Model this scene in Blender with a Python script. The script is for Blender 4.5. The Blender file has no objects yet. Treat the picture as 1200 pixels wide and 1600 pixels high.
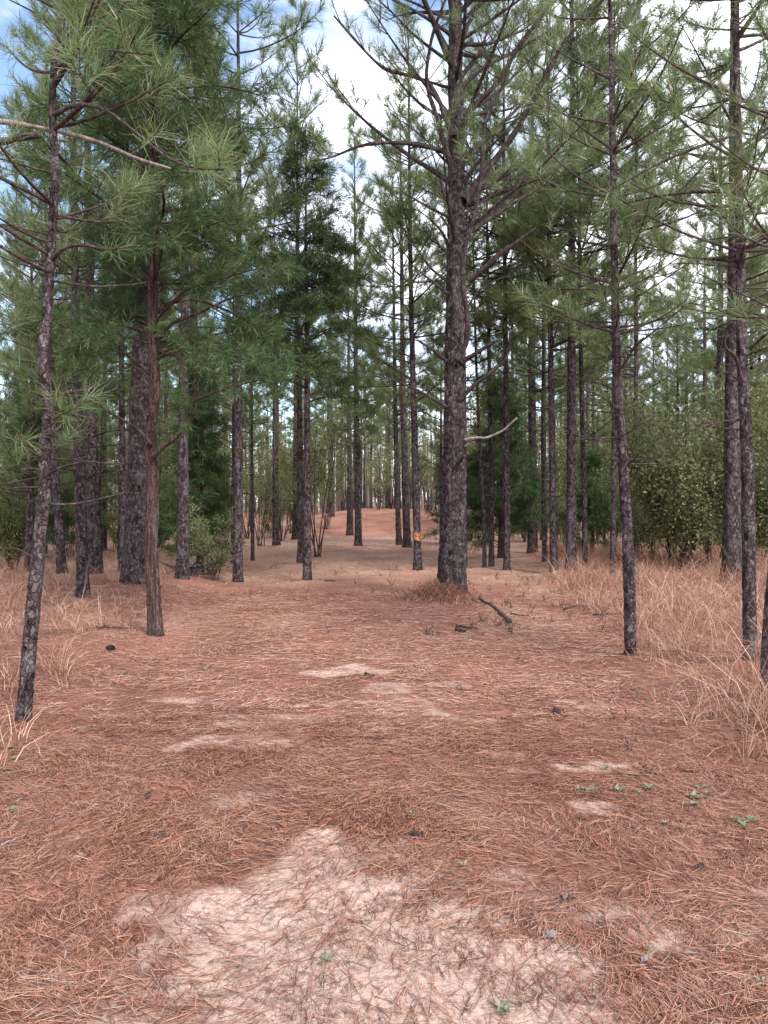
import bpy, math
import numpy as np

# ------------------------------------------------------------------ camera, sky, sun, exposure
sc = bpy.context.scene
COL = sc.collection
F_PX, HOR, CAMZ = 1200.0, 790.0, 1.55
cam_d = bpy.data.cameras.new('camera')
cam = bpy.data.objects.new('camera', cam_d)
COL.objects.link(cam)
cam.location = (0, 0, CAMZ)
cam.rotation_euler = (math.radians(90), 0, 0)
cam_d.sensor_fit = 'VERTICAL'
cam_d.sensor_height = 36.0
cam_d.sensor_width = 27.0
cam_d.lens = 27.0
cam_d.shift_y = -10.0 / 1600.0
cam_d.clip_start = 0.05
cam_d.clip_end = 4000
sc.camera = cam

SUN_EL, SUN_AZ = math.radians(43), math.radians(150)     # azimuth clockwise from +Y
world = bpy.data.worlds.new('World')
sc.world = world
world.use_nodes = True
wn, wl = world.node_tree.nodes, world.node_tree.links
wn.clear()
w_out = wn.new('ShaderNodeOutputWorld')
w_bg = wn.new('ShaderNodeBackground')
w_bg.inputs['Strength'].default_value = 0.12
w_sky = wn.new('ShaderNodeTexSky')
w_sky.sky_type = 'NISHITA'
w_sky.sun_disc = False
w_sky.sun_elevation = SUN_EL
w_sky.sun_rotation = SUN_AZ
w_tc = wn.new('ShaderNodeTexCoord')
w_map = wn.new('ShaderNodeMapping')
w_map.inputs['Scale'].default_value = (1.0, 1.0, 2.2)
w_map.inputs['Location'].default_value = (0.35, 0.1, 0.6)
w_noise = wn.new('ShaderNodeTexNoise')
w_noise.inputs['Scale'].default_value = 2.6
w_noise.inputs['Detail'].default_value = 7.0
w_noise.inputs['Roughness'].default_value = 0.58
w_ramp = wn.new('ShaderNodeValToRGB')
w_ramp.color_ramp.elements[0].position = 0.40
w_ramp.color_ramp.elements[1].position = 0.60
w_mix = wn.new('ShaderNodeMix')
w_mix.data_type = 'RGBA'
w_mix.inputs['B'].default_value = (7.2, 7.3, 7.9, 1)
wl.new(w_tc.outputs['Generated'], w_map.inputs['Vector'])
wl.new(w_map.outputs['Vector'], w_noise.inputs['Vector'])
wl.new(w_noise.outputs['Fac'], w_ramp.inputs['Fac'])
wl.new(w_ramp.outputs['Color'], w_mix.inputs['Factor'])
wl.new(w_sky.outputs['Color'], w_mix.inputs['A'])
wl.new(w_mix.outputs['Result'], w_bg.inputs['Color'])
wl.new(w_bg.outputs['Background'], w_out.inputs['Surface'])

sun_d = bpy.data.lights.new('sun', 'SUN')
sun_d.energy = 2.0
sun_d.angle = math.radians(16)
sun_d.color = (1.0, 0.955, 0.91)
sun = bpy.data.objects.new('sun', sun_d)
COL.objects.link(sun)
sun.rotation_euler = (math.radians(90) - SUN_EL, 0, math.pi - SUN_AZ)

vs = sc.view_settings
vs.view_transform = 'Standard'
vs.look = 'None'
vs.exposure = 1.5
vs.gamma = 1.0
vs.use_curve_mapping = False
sc.cycles.max_bounces = 8
sc.cycles.diffuse_bounces = 5
sc.cycles.glossy_bounces = 2
sc.cycles.transmission_bounces = 5
sc.cycles.use_denoising = True
sc.cycles.denoising_prefilter = 'NONE'

# ------------------------------------------------------------------ helpers
TAU = 2 * math.pi
def RNG(s): return np.random.default_rng(s)
def nrm(v): return v / np.maximum(np.linalg.norm(v, axis=-1, keepdims=True), 1e-9)

def hash2(i, j, seed):
    i = (np.asarray(i).astype(np.int64) & 0xffffffff).astype(np.uint64)
    j = (np.asarray(j).astype(np.int64) & 0xffffffff).astype(np.uint64)
    M = np.uint64(0xffffffff)
    h = (i * np.uint64(374761393) + j * np.uint64(668265263) + np.uint64(seed * 97531 + 11)) & M
    h = ((h ^ (h >> np.uint64(13))) * np.uint64(1274126177)) & M
    h = ((h ^ (h >> np.uint64(15))) * np.uint64(2246822519)) & M
    return ((h ^ (h >> np.uint64(16))) & M).astype(np.float64) / 4294967295.0

def vnoise(x, y, seed=0):
    xi, yi = np.floor(x), np.floor(y)
    fx, fy = x - xi, y - yi
    fx, fy = fx * fx * (3 - 2 * fx), fy * fy * (3 - 2 * fy)
    a, b = hash2(xi, yi, seed), hash2(xi + 1, yi, seed)
    c, d = hash2(xi, yi + 1, seed), hash2(xi + 1, yi + 1, seed)
    return (a * (1 - fx) + b * fx) * (1 - fy) + (c * (1 - fx) + d * fx) * fy

def fbm(x, y, seed=0, octv=4):
    s, a, t = 0, 0.5, 0
    for o in range(octv):
        s = s + a * vnoise(x * 2 ** o, y * 2 ** o, seed + o * 17)
        t += a
        a *= 0.5
    return s / t

def sstep(a, b, x):
    t = np.clip((x - a) / (b - a), 0, 1)
    return t * t * (3 - 2 * t)

class MB:
    """collects tris and quads with a material index, builds one mesh"""
    def __init__(self): self.V, self.Fs, self.n = [], [], 0
    def add(self, V, F, mi=0):
        if len(V) == 0: return
        self.V.append(np.asarray(V, np.float32).reshape(-1, 3))
        self.Fs.append((np.asarray(F, np.int64) + self.n, mi))
        self.n += len(self.V[-1])
    def mesh(self, name, mats, smooth=True):
        me = bpy.data.meshes.new(name)
        V = np.concatenate(self.V)
        li = np.concatenate([f.ravel() for f, _ in self.Fs])
        lt = np.concatenate([np.full(len(f), f.shape[1]) for f, _ in self.Fs])
        mi = np.concatenate([np.full(len(f), m) for f, m in self.Fs])
        ls = np.concatenate([[0], np.cumsum(lt)[:-1]])
        me.vertices.add(len(V)); me.vertices.foreach_set('co', V.ravel())
        me.loops.add(len(li)); me.loops.foreach_set('vertex_index', li.astype(np.int32))
        me.polygons.add(len(lt))
        me.polygons.foreach_set('loop_start', ls.astype(np.int32))
        me.polygons.foreach_set('loop_total', lt.astype(np.int32))
        me.polygons.foreach_set('material_index', mi.astype(np.int32))
        me.polygons.foreach_set('use_smooth', np.full(len(lt), smooth))
        for m in mats: me.materials.append(m)
        me.update(calc_edges=True)
        return me

def link(name, me, parent=None, loc=None):
    o = bpy.data.objects.new(name, me)
    COL.objects.link(o)
    if parent: o.parent = parent
    if loc is not None: o.location = loc
    return o
def tag(o, label=None, cat=None, group=None, kind=None):
    if label: o['label'] = label
    if cat: o['category'] = cat
    if group: o['group'] = group
    if kind: o['kind'] = kind
    return o
def thing(name, loc, label, cat, group=None, rz=0, s=1):
    o = link(name, None, None, loc)
    o.empty_display_size = 0.2
    o.rotation_euler = (0, 0, rz)
    o.scale = (s, s, s)
    return tag(o, label, cat, group)
def copy_thing(src, loc, rz, s, label=None, group=None):
    r = src.copy(); COL.objects.link(r)
    r.location = loc; r.rotation_euler = (0, 0, rz); r.scale = (s, s, s)
    if label: r['label'] = label
    if group: r['group'] = group
    for ch in KIDS.get(src.name, ()):
        c = ch.copy(); COL.objects.link(c); c.parent = r
    return r
KIDS = {}

def catmull(P, n):
    P = np.asarray(P, float)
    if len(P) == 2: return P[0] + (P[1] - P[0]) * np.linspace(0, 1, n)[:, None]
    Q = np.vstack([2 * P[0] - P[1], P, 2 * P[-1] - P[-2]])
    seg = np.concatenate([[0], np.cumsum(np.linalg.norm(np.diff(P, axis=0), axis=1))])
    s = np.linspace(0, seg[-1], n)
    k = np.clip(np.searchsorted(seg, s, side='right') - 1, 0, len(P) - 2)
    t = ((s - seg[k]) / np.maximum(seg[k + 1] - seg[k], 1e-9))[:, None]
    p0, p1, p2, p3 = Q[k], Q[k + 1], Q[k + 2], Q[k + 3]
    return 0.5 * (2 * p1 + (p2 - p0) * t + (2 * p0 - 5 * p1 + 4 * p2 - p3) * t ** 2 + (3 * p1 - p0 - 3 * p2 + p3) * t ** 3)

def tubes(P, R, sides=5, cap=False):
    """P (B,n,3), R (B,n) -> verts, quads"""
    P = np.asarray(P, float); R = np.asarray(R, float)
    if P.ndim == 2: P, R = P[None], R[None]
    if cap:
        P = np.concatenate([P, P[:, -1:]], 1); R = np.concatenate([R, R[:, -1:] * 0.02], 1)
    B, n, _ = P.shape
    T = nrm(np.gradient(P, axis=1))
    if cap: T[:, -1] = T[:, -2]
    d = np.abs(nrm(P[:, -1] - P[:, 0]))
    ref = np.eye(3)[np.argmin(d, axis=1)][:, None, :]
    N = nrm(np.cross(T, np.broadcast_to(ref, T.shape)))
    Bn = np.cross(T, N)
    a = np.arange(sides) * TAU / sides
    V = P[:, :, None] + R[:, :, None, None] * (np.cos(a)[None, None, :, None] * N[:, :, None] + np.sin(a)[None, None, :, None] * Bn[:, :, None])
    i = np.arange(n - 1)[:, None] * sides; j = np.arange(sides)[None]
    j2 = (j + 1) % sides
    q = np.stack([i + j, i + j2, i + sides + j2, i + sides + j], -1).reshape(-1, 4)
    F = (np.arange(B)[:, None, None] * (n * sides) + q[None]).reshape(-1, 4)
    return V.reshape(-1, 3), F

def bark_disp(theta, h, ncell, ch, seed):
    """cracked plates: 0 in the cracks, 1 on the plates"""
    ct, st = np.cos(theta) * ncell * .3, np.sin(theta) * ncell * .3
    u = theta / TAU * ncell + 1.1 * (fbm(ct + 40 + h / ch * .7, st + 40, seed + 5, 3) - 0.5)
    v = h / ch + 1.3 * (fbm(ct + 80, st + 80 + h / ch * .8, seed + 6, 3) - .5)
    iu, iv = np.floor(u), np.floor(v)
    f1 = np.full(u.shape, 9.0); f2 = f1.copy(); cid = np.zeros(u.shape)
    for du in (-1, 0, 1):
        for dv in (-1, 0, 1):
            cu, cv = iu + du, iv + dv
            w = np.mod(cu, ncell)
            px = cu + 0.15 + 0.7 * hash2(w, cv, seed); py = cv + 0.1 + 0.8 * hash2(w, cv, seed + 1)
            d = np.hypot(u - px, v - py)
            r = hash2(w, cv, seed + 2)
            m = d < f1
            f2 = np.where(m, f1, np.minimum(f2, d)); cid = np.where(m, r, cid); f1 = np.where(m, d, f1)
    return sstep(0.0, 0.38, f2 - f1) * (0.5 + 0.5 * cid)

def trunk_into(mb, ctrl, radii, rings, sides, plate=(0.05, 0.1), depth=0.008, flare=0.35, seed=1, mi=0):
    """ctrl: points bottom to top (local), radii at the same points"""
    P = catmull(ctrl, rings)
    hh = np.concatenate([[0], np.cumsum(np.linalg.norm(np.diff(P, axis=0), axis=1))])
    cs = np.concatenate([[0], np.cumsum(np.linalg.norm(np.diff(np.asarray(ctrl, float), axis=0), axis=1))])
    r = np.interp(hh, cs * hh[-1] / cs[-1], radii)
    r = r * (1 + flare * np.exp(-hh / (2.5 * radii[0])))
    a = np.arange(sides) * TAU / sides
    TH, HH = np.meshgrid(a, hh)
    nc = max(5, int(round(TAU * radii[0] / plate[0])))
    D = bark_disp(TH, HH, nc, plate[1], seed) * depth * np.clip(r / radii[0], .35, 1)[:, None]
    lump = 1 + 0.06 * (fbm(np.cos(TH) + 3, np.sin(TH) + HH * 1.2, seed + 9, 2) - .5) * 2
    if flare > 0.2: lump = lump + 0.10 * np.exp(-HH / (3 * radii[0])) * np.sin(TH * 5 + seed)
    R = r[:, None] * lump - depth * 0.6 + D
    V = np.stack([P[:, None, 0] + R * np.cos(TH), P[:, None, 1] + R * np.sin(TH), P[:, None, 2] + 0 * R], -1)
    i = np.arange(rings - 1)[:, None] * sides; j = np.arange(sides)[None]; j2 = (j + 1) % sides
    F = np.stack([i + j, i + j2, i + sides + j2, i + sides + j], -1).reshape(-1, 4)
    mb.add(V.reshape(-1, 3), F, mi)

# ------------------------------------------------------------------ materials
def mat(name):
    m = bpy.data.materials.new(name); m.use_nodes = True
    nt = m.node_tree; nt.nodes.clear()
    return m, nt.nodes, nt.links
def ramp(n, stops):
    r = n.new('ShaderNodeValToRGB'); e = r.color_ramp.elements
    while len(e) < len(stops): e.new(0.5)
    for k, (p, c) in enumerate(stops):
        e[k].position = p; e[k].color = (*c, 1)
    return r
def leaf_mat(name, stops, trans=0.35, gloss=0.04, rough=0.5, patch=None):
    m, n, l = mat(name)
    g = n.new('ShaderNodeNewGeometry'); r = ramp(n, stops)
    if patch:       # broad drifts of fresher and more faded material
        tn = n.new('ShaderNodeTexNoise'); tn.inputs['Scale'].default_value = patch[0]; tn.inputs['Detail'].default_value = 3
        l.new(g.outputs['Position'], tn.inputs['Vector'])
        a1 = n.new('ShaderNodeMath'); a1.operation = 'MULTIPLY_ADD'; a1.inputs[1].default_value = patch[1]; a1.inputs[2].default_value = -.5 * patch[1]
        a2 = n.new('ShaderNodeMath'); a2.operation = 'ADD'; a2.use_clamp = True
        l.new(tn.outputs['Fac'], a1.inputs[0]); l.new(a1.outputs[0], a2.inputs[0]); l.new(g.outputs['Random Per Island'], a2.inputs[1])
        l.new(a2.outputs[0], r.inputs['Fac'])
    else: l.new(g.outputs['Random Per Island'], r.inputs['Fac'])
    d = n.new('ShaderNodeBsdfDiffuse'); t = n.new('ShaderNodeBsdfTranslucent'); gl = n.new('ShaderNodeBsdfGlossy')
    gl.inputs['Roughness'].default_value = rough
    l.new(r.outputs['Color'], d.inputs['Color']); l.new(r.outputs['Color'], t.inputs['Color'])
    a = n.new('ShaderNodeMixShader'); a.inputs['Fac'].default_value = trans
    l.new(d.outputs[0], a.inputs[1]); l.new(t.outputs[0], a.inputs[2])
    b = n.new('ShaderNodeMixShader'); b.inputs['Fac'].default_value = gloss
    l.new(a.outputs[0], b.inputs[1]); l.new(gl.outputs[0], b.inputs[2])
    o = n.new('ShaderNodeOutputMaterial'); l.new(b.outputs[0], o.inputs['Surface'])
    return m
def bark_mat(name, stops, scale=14, zs=0.3, bump=0.6, lichen=0.25, lich_col=(0.30, 0.27, 0.27)):
    m, n, l = mat(name)
    tc = n.new('ShaderNodeTexCoord'); oi = n.new('ShaderNodeObjectInfo')
    add = n.new('ShaderNodeVectorMath'); add.operation = 'ADD'
    sc_ = n.new('ShaderNodeVectorMath'); sc_.operation = 'SCALE'; sc_.inputs['Scale'].default_value = 37
    cmb = n.new('ShaderNodeCombineXYZ')
    for k in 'XYZ': l.new(oi.outputs['Random'], cmb.inputs[k])
    l.new(cmb.outputs[0], sc_.inputs[0]); l.new(tc.outputs['Object'], add.inputs[0]); l.new(sc_.outputs[0], add.inputs[1])
    mp = n.new('ShaderNodeMapping'); mp.inputs['Scale'].default_value = (1, 1, zs)
    wn_ = n.new('ShaderNodeTexNoise'); wn_.inputs['Scale'].default_value = scale * .8; wn_.inputs['Detail'].default_value = 3
    l.new(add.outputs[0], wn_.inputs['Vector'])
    wv = n.new('ShaderNodeVectorMath'); wv.operation = 'MULTIPLY_ADD'; wv.inputs[1].default_value = (1.6 / scale,) * 3
    l.new(wn_.outputs['Color'], wv.inputs[0]); l.new(add.outputs[0], wv.inputs[2])
    l.new(wv.outputs[0], mp.inputs['Vector'])
    vo = n.new('ShaderNodeTexVoronoi'); vo.inputs['Scale'].default_value = scale * 1.4
    n1 = n.new('ShaderNodeTexNoise'); n1.inputs['Scale'].default_value = scale; n1.inputs['Detail'].default_value = 6; n1.inputs['Roughness'].default_value = 0.7
    n2 = n.new('ShaderNodeTexNoise'); n2.inputs['Scale'].default_value = scale * 0.35; n2.inputs['Detail'].default_value = 4
    ve = n.new('ShaderNodeTexVoronoi'); ve.feature = 'DISTANCE_TO_EDGE'; ve.inputs['Scale'].default_value = scale * 1.4
    for t in (vo, n1, n2, ve): l.new(mp.outputs['Vector'], t.inputs['Vector'])
    sep = n.new('ShaderNodeSeparateColor'); l.new(vo.outputs['Color'], sep.inputs['Color'])
    mx = n.new('ShaderNodeMath'); mx.operation = 'MULTIPLY_ADD'; mx.inputs[1].default_value = 0.30
    l.new(sep.outputs[0], mx.inputs[0])
    m2 = n.new('ShaderNodeMath'); m2.operation = 'MULTIPLY'; m2.inputs[1].default_value = 0.78
    l.new(n1.outputs['Fac'], m2.inputs[0]); l.new(m2.outputs[0], mx.inputs[2])
    r = ramp(n, stops); l.new(mx.outputs[0], r.inputs['Fac'])
    lr = ramp(n, [(0.52, (0, 0, 0)), (0.68, (lichen,) * 3)]); l.new(n2.outputs['Fac'], lr.inputs['Fac'])
    mc = n.new('ShaderNodeMix'); mc.data_type = 'RGBA'; mc.inputs['B'].default_value = (*lich_col, 1)
    l.new(lr.outputs['Color'], mc.inputs['Factor']); l.new(r.outputs['Color'], mc.inputs['A'])
    er = ramp(n, [(0.0, (0, 0, 0)), (0.12, (1, 1, 1))]); l.new(ve.outputs['Distance'], er.inputs['Fac'])
    hb = n.new('ShaderNodeMath'); hb.operation = 'MULTIPLY_ADD'; hb.inputs[1].default_value = 0.5
    l.new(n1.outputs['Fac'], hb.inputs[0]); l.new(er.outputs['Color'], hb.inputs[2])
    bp = n.new('ShaderNodeBump'); bp.inputs['Strength'].default_value = bump; bp.inputs['Distance'].default_value = 0.02
    l.new(hb.outputs[0], bp.inputs['Height'])
    p = n.new('ShaderNodeBsdfPrincipled'); p.inputs['Roughness'].default_value = 0.9
    p.inputs['Specular IOR Level'].default_value = 0.15
    l.new(mc.outputs['Result'], p.inputs['Base Color']); l.new(bp.outputs['Normal'], p.inputs['Normal'])
    o = n.new('ShaderNodeOutputMaterial'); l.new(p.outputs[0], o.inputs['Surface'])
    return m

M_PINE_BARK = bark_mat('pine_bark', [(0.30, (0.010, 0.006, 0.006)), (0.44, (0.034, 0.022, 0.022)), (0.60, (0.078, 0.056, 0.058)), (0.74, (0.155, 0.122, 0.127)), (0.85, (0.13, 0.070, 0.055))], 24, 0.5, 1.0)  # darkest stops also paint in the self-shadow of bark crevices, scattered by noise
M_RED_BARK = bark_mat('cedar_bark', [(0.25, (0.024, 0.013, 0.011)), (0.5, (0.066, 0.038, 0.031)), (0.85, (0.15, 0.100, 0.086))], 34, 0.10, 1.0, 0.15)
M_LIMB_BACKLIT = bark_mat('backlit_limb_bark', [(0.25, (0.016, 0.010, 0.010)), (0.5, (0.045, 0.030, 0.029)), (0.8, (0.10, 0.075, 0.074))], 30, 0.5, 0.8)  # bark darkened so the limbs look backlit: shade painted into the colour
M_ROTTEN = bark_mat('rotten_wood', [(0.25, (0.03, 0.02, 0.018)), (0.55, (0.10, 0.066, 0.055)), (0.85, (0.26, 0.19, 0.165))], 26, 0.5, 1.0)
M_TWIG = bark_mat('twig_bark', [(0.2, (0.022, 0.014, 0.013)), (0.6, (0.055, 0.036, 0.033)), (0.9, (0.11, 0.08, 0.075))], 40, 0.4, 0.3, 0.2)
M_DEADWOOD = bark_mat('bleached_wood', [(0.2, (0.08, 0.06, 0.054)), (0.55, (0.20, 0.16, 0.145)), (0.9, (0.38, 0.32, 0.295))], 30, 0.3, 0.4, 0.3, (0.5, 0.45, 0.42))
M_PINE = leaf_mat('pine_needle', [(0.0, (0.074, 0.126, 0.044)), (0.5, (0.140, 0.210, 0.072)), (0.82, (0.22, 0.282, 0.098)), (0.94, (0.29, 0.30, 0.115)), (1.0, (0.32, 0.16, 0.07))], 0.56, 0.06, 0.45)
M_CEDAR = leaf_mat('cedar_spray', [(0.0, (0.026, 0.056, 0.020)), (0.55, (0.056, 0.104, 0.034)), (0.95, (0.105, 0.155, 0.048)), (1.0, (0.16, 0.10, 0.055))], 0.36, 0.03)
M_LEAF = leaf_mat('broad_leaf', [(0.0, (0.085, 0.105, 0.042)), (0.5, (0.165, 0.195, 0.080)), (0.9, (0.27, 0.28, 0.125)), (1.0, (0.30, 0.25, 0.13))], 0.5, 0.03, 0.5, (1.6, .9))
M_YLEAF = leaf_mat('thin_leaf', [(0.0, (0.11, 0.130, 0.050)), (0.6, (0.19, 0.20, 0.078)), (1.0, (0.28, 0.26, 0.11))], 0.4, 0.03)
M_LITTER = leaf_mat('fallen_needle', [(0.0, (0.030, 0.012, 0.009)), (0.22, (0.085, 0.034, 0.024)), (0.52, (0.30, 0.122, 0.076)), (0.85, (0.52, 0.262, 0.172)), (1.0, (0.42, 0.32, 0.27))], 0.08, 0.03, .5, (1.5, .55))
M_GRASS = leaf_mat('dry_grass', [(0.0, (0.12, 0.052, 0.034)), (0.35, (0.30, 0.145, 0.094)), (0.8, (0.52, 0.29, 0.195)), (1.0, (0.66, 0.49, 0.37))], 0.25, 0.04, .5, (.7, .8))
M_STRAW = leaf_mat('dead_short_grass', [(0.0, (0.20, 0.10, 0.07)), (0.5, (0.44, 0.27, 0.185)), (0.9, (0.62, 0.44, 0.31)), (1.0, (0.28, 0.29, 0.14))], 0.2, 0.02)
M_FADED_BRIGHT = leaf_mat('faded_needle_brightened', [(0.0, (0.085, 0.034, 0.028)), (0.25, (0.21, 0.092, 0.066)), (0.55, (0.45, 0.212, 0.146)), (0.85, (0.63, 0.36, 0.26)), (1.0, (0.50, 0.39, 0.34))], 0.10, 0.05, .5, (1.3, .7))  # faded lane needles, with the lane's brightness and sheen also painted into the colour
M_DEBRIS = leaf_mat('grey_debris', [(0.0, (0.06, 0.034, 0.026)), (0.6, (0.17, 0.105, 0.082)), (1.0, (0.32, 0.21, 0.165))], 0.1, 0.02)
M_WEED = leaf_mat('weed_leaf', [(0.0, (0.10, 0.11, 0.06)), (0.7, (0.18, 0.195, 0.115)), (1.0, (0.32, 0.31, 0.22))], 0.3, 0.05)
M_SPRIG = leaf_mat('dried_sprig', [(0.0, (0.045, 0.035, 0.030)), (1.0, (0.12, 0.085, 0.065))], 0.1, 0.03)
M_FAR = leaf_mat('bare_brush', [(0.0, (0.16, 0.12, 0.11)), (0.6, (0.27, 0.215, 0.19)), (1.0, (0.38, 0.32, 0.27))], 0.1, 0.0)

# ------------------------------------------------------------------ ground
def wx(px, d): return (px - 600.0) / F_PX * d
def wz(py, d): return CAMZ - (py - HOR) / F_PX * d
def depth(py): return CAMZ * F_PX / (py - HOR)

SG_R = 'slim pines standing in the dry grass before the dark cedar'
SG_M = 'pines on the needle covered mound'
HERO = [
 # left of the lane
 ([(130, 955), (127, 850), (123, 700), (118, 500)], 19, 11.5, 1, 'rough barked pine in the dry grass beside the broad old pine and reddish cedar', None),
 ([(147, 912), (146, 800), (143, 650), (140, 450)], 22, 14, 3, 'straight grey pine just behind the rough barked pine in dry grass', None),
 ([(97, 912), (92, 820), (86, 720), (78, 560)], 14, 10, 2, 'leaning slender pine in the dry grass behind the thin crooked pine', None),
 ([(212, 935), (213, 850), (216, 700), (222, 500), (226, 300)], 35, 16, 5, 'broad old pine with thick dark trunk right behind the reddish cedar', None),
 ([(285, 921), (286, 800), (287, 650), (290, 400)], 19, 14, 4, 'pine standing against the dark bushy cedar beside the brush heap', None),
 ([(371, 915), (372, 800), (373, 600), (373, 400)], 15, 14.5, 5, 'straight pine alone at the left edge of the needle covered lane', None),
 ([(363, 885), (364, 780), (365, 600)], 6.5, 11, 3, 'very thin pine right behind the straight pine at the lane edge', None),
 ([(395, 878), (394, 780), (393, 600)], 6, 10, 2, 'very thin pine between the straight lane edge pine and the twin trunks', None),
 ([(432, 855), (431, 780), (430, 650)], 11, 14, 2, 'sturdy pine behind the many stemmed yellowish shrub', None),
 ([(462, 846), (462, 780), (462, 650)], 10, 14, 3, 'pine with small needle mound far behind the twin trunks', None),
 ([(192, 905), (191, 780), (190, 600)], 12, 12, 2, 'pale thin pine behind the broad old pine in the dry grass', None),
 ([(163, 868), (163, 780), (163, 650)], 8, 12, 4, 'pale distant pine seen between the rough barked and broad old pines', None),
 ([(45, 905), (47, 820), (48, 720), (50, 560)], 12, 9, 6, 'dark thin pine in tall dry grass behind the crooked pine', None),
 # lane centre
 ([(470, 883), (470, 800), (468, 640), (466, 450)], 11, 15, 3, 'slim pine close behind the cedar with hanging dark foliage', None),
 ([(519, 831), (519, 790), (518, 700)], 7, 13, 1, 'pine with needle mounded foot at the left end of the mound', SG_M),
 ([(547, 840), (547, 780), (546, 700)], 10, 14, 3, 'dark pine on the near slope of the needle covered mound', SG_M),
 ([(560, 856), (559, 780), (557, 650), (556, 560)], 11, 16, 0, 'pine with low spreading branches at the foot of the mound', None),
 ([(571, 812), (571, 770), (571, 700)], 7, 13, 2, 'thin pine near the crest of the mound', SG_M),
 ([(578, 806), (578, 770), (578, 700)], 5, 12, 4, 'thin pine near the crest of the mound', SG_M),
 ([(624, 854), (621, 780), (618, 650), (616, 540)], 9, 16, 1, 'slimmer pine of the close pair at the foot of the mound', None),
 ([(637, 858), (634, 780), (631, 650), (629, 540)], 12, 17, 2, 'thicker pine of the close pair at the foot of the mound', None),
 ([(612, 796), (611, 750), (610, 690)], 8, 13, 5, 'pine standing on the crest of the mound', SG_M),
 ([(669, 797), (669, 750), (668, 690)], 6, 12, 3, 'pine standing on the crest of the mound', SG_M),
 ([(653, 894), (651, 800), (647, 650), (643, 500), (641, 380)], 12.5, 14, 1, 'slender straight pine with an orange painted blaze low on its trunk', None),
 ([(689, 852), (689, 780), (689, 650)], 5, 11, 1, 'thin pine half hidden behind the big lane pine on its mound side', None),
 ([(728, 890), (728, 800), (727, 650)], 5, 10, 2, 'thin pine half hidden behind the big lane pine on its cedar side', None),
 # right of the lane
 ([(757, 891), (756, 800), (750, 700), (744, 560)], 6.5, 12, 2, 'thinnest and most bent of three slim pines before the wide bushy cedar', SG_R),
 ([(768, 889), (768, 800), (766, 650), (763, 480)], 8.5, 14.5, 4, 'middle sized of three slim pines before the wide bushy cedar', SG_R),
 ([(792, 895), (792, 800), (791, 650), (789, 450)], 10.5, 15.5, 3, 'thickest of three slim pines before the wide bushy cedar', SG_R),
 ([(866, 901), (864, 800), (862, 650), (858, 400)], 11.5, 15.5, 1, 'bushy topped pine beside the thick straight pine at the lane edge', None),
 ([(851, 885), (850, 800), (849, 650)], 8, 11, 3, 'thin pale pine just behind the bushy topped pine', None),
 ([(893, 903), (893, 800), (893, 650), (893, 400)], 16.5, 17, 3, 'thick straight pine at the right edge of the lane', None),
 ([(914, 902), (913, 800), (910, 650), (906, 450)], 9, 14, 4, 'slim pine touching the thick straight pine at the lane edge', None),
 ([(957, 908), (958, 800), (960, 650), (960, 450)], 9, 14, 2, 'slim pine close to the leaning brown pine in the dry grass', None),
 ([(993, 878), (993, 780), (993, 650)], 9.5, 16, 1, 'pale pine behind the leaning brown pine beside the leafy shrub', None),
 ([(1143, 926), (1143, 800), (1146, 600), (1148, 400), (1148, 250)], 27, 17, 1, 'thick old pine behind the dry grass beside the leafy shrub', None),
]
FEET = [(wx(p[0][0][0], depth(p[0][0][1])), depth(p[0][0][1]), p[1] / F_PX * depth(p[0][0][1]) / 2) for p in HERO] + [(wx(px, depth(py)), depth(py), r) for px, py, r in ((34, 1145, .05), (986, 1036, .06), (1172, 1062, .06), (243, 1006, .08), (480, 912, .08))]
BARE = [(-0.28, 3.30, .34, .22, 1.0), (-0.20, 2.88, .72, .32, 1.05), (-0.05, 2.45, .78, .34, 1.1), (0.0, 2.05, .95, .4, 1.0),
        (0.45, 2.42, .45, .32, 1.0), (-0.36, 7.15, .52, .24, .74), (0.03, 5.02, .22, .14, .62), (-1.25, 4.95, .34, .16, .66),
        (1.02, 2.73, .17, .11, .65), (1.25, 4.6, .24, .14, .66), (1.10, 3.85, .18, .11, .58), (-1.55, 6.1, .30, .15, .55),
        (-0.9, 5.4, .35, .16, .6), (0.75, 4.9, .2, .1, .6), (-0.55, 6.0, .3, .14, .55), (0.55, 6.6, .25, .12, .5), (-0.2, 4.2, .16, .08, .5)]
def bare(x, y):
    b = np.zeros(np.shape(x))
    wxn = x + 0.36 * (fbm(x * 3.5, y * 3.5, 31, 5) - .5) * 2; wyn = y + 0.30 * (fbm(x * 3.5, y * 3.5, 41, 5) - .5) * 2
    for cx, cy, rx, ry, s in BARE:
        q = ((wxn - cx) / rx) ** 2 + ((wyn - cy) / ry) ** 2
        b = np.maximum(b, s * (1 - sstep(0.15, 1.7, q)))
    spot = sstep(0.60, 0.72, fbm(x * 1.3 + 9, y * 2.0, 71)) * 0.42 * (1 - sstep(7, 10, y)) * sstep(-2.4, -1.4, x) * (1 - sstep(1.6, 2.2, x))
    b = np.maximum(b, spot)
    return np.clip(b * (0.30 + 1.25 * fbm(x * 7, y * 9, 55, 4)), 0, 1)
def mound(x, y):
    m = 1.28 * sstep(37, 51, y + 0.10 * np.abs(x - 0.3) ** 1.5) * np.exp(-((x - 0.2) / 5.6) ** 4)
    return m + 0.8 * sstep(48, 80, y) * (1 - np.exp(-((x - 0.2) / 5.6) ** 4))
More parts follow.
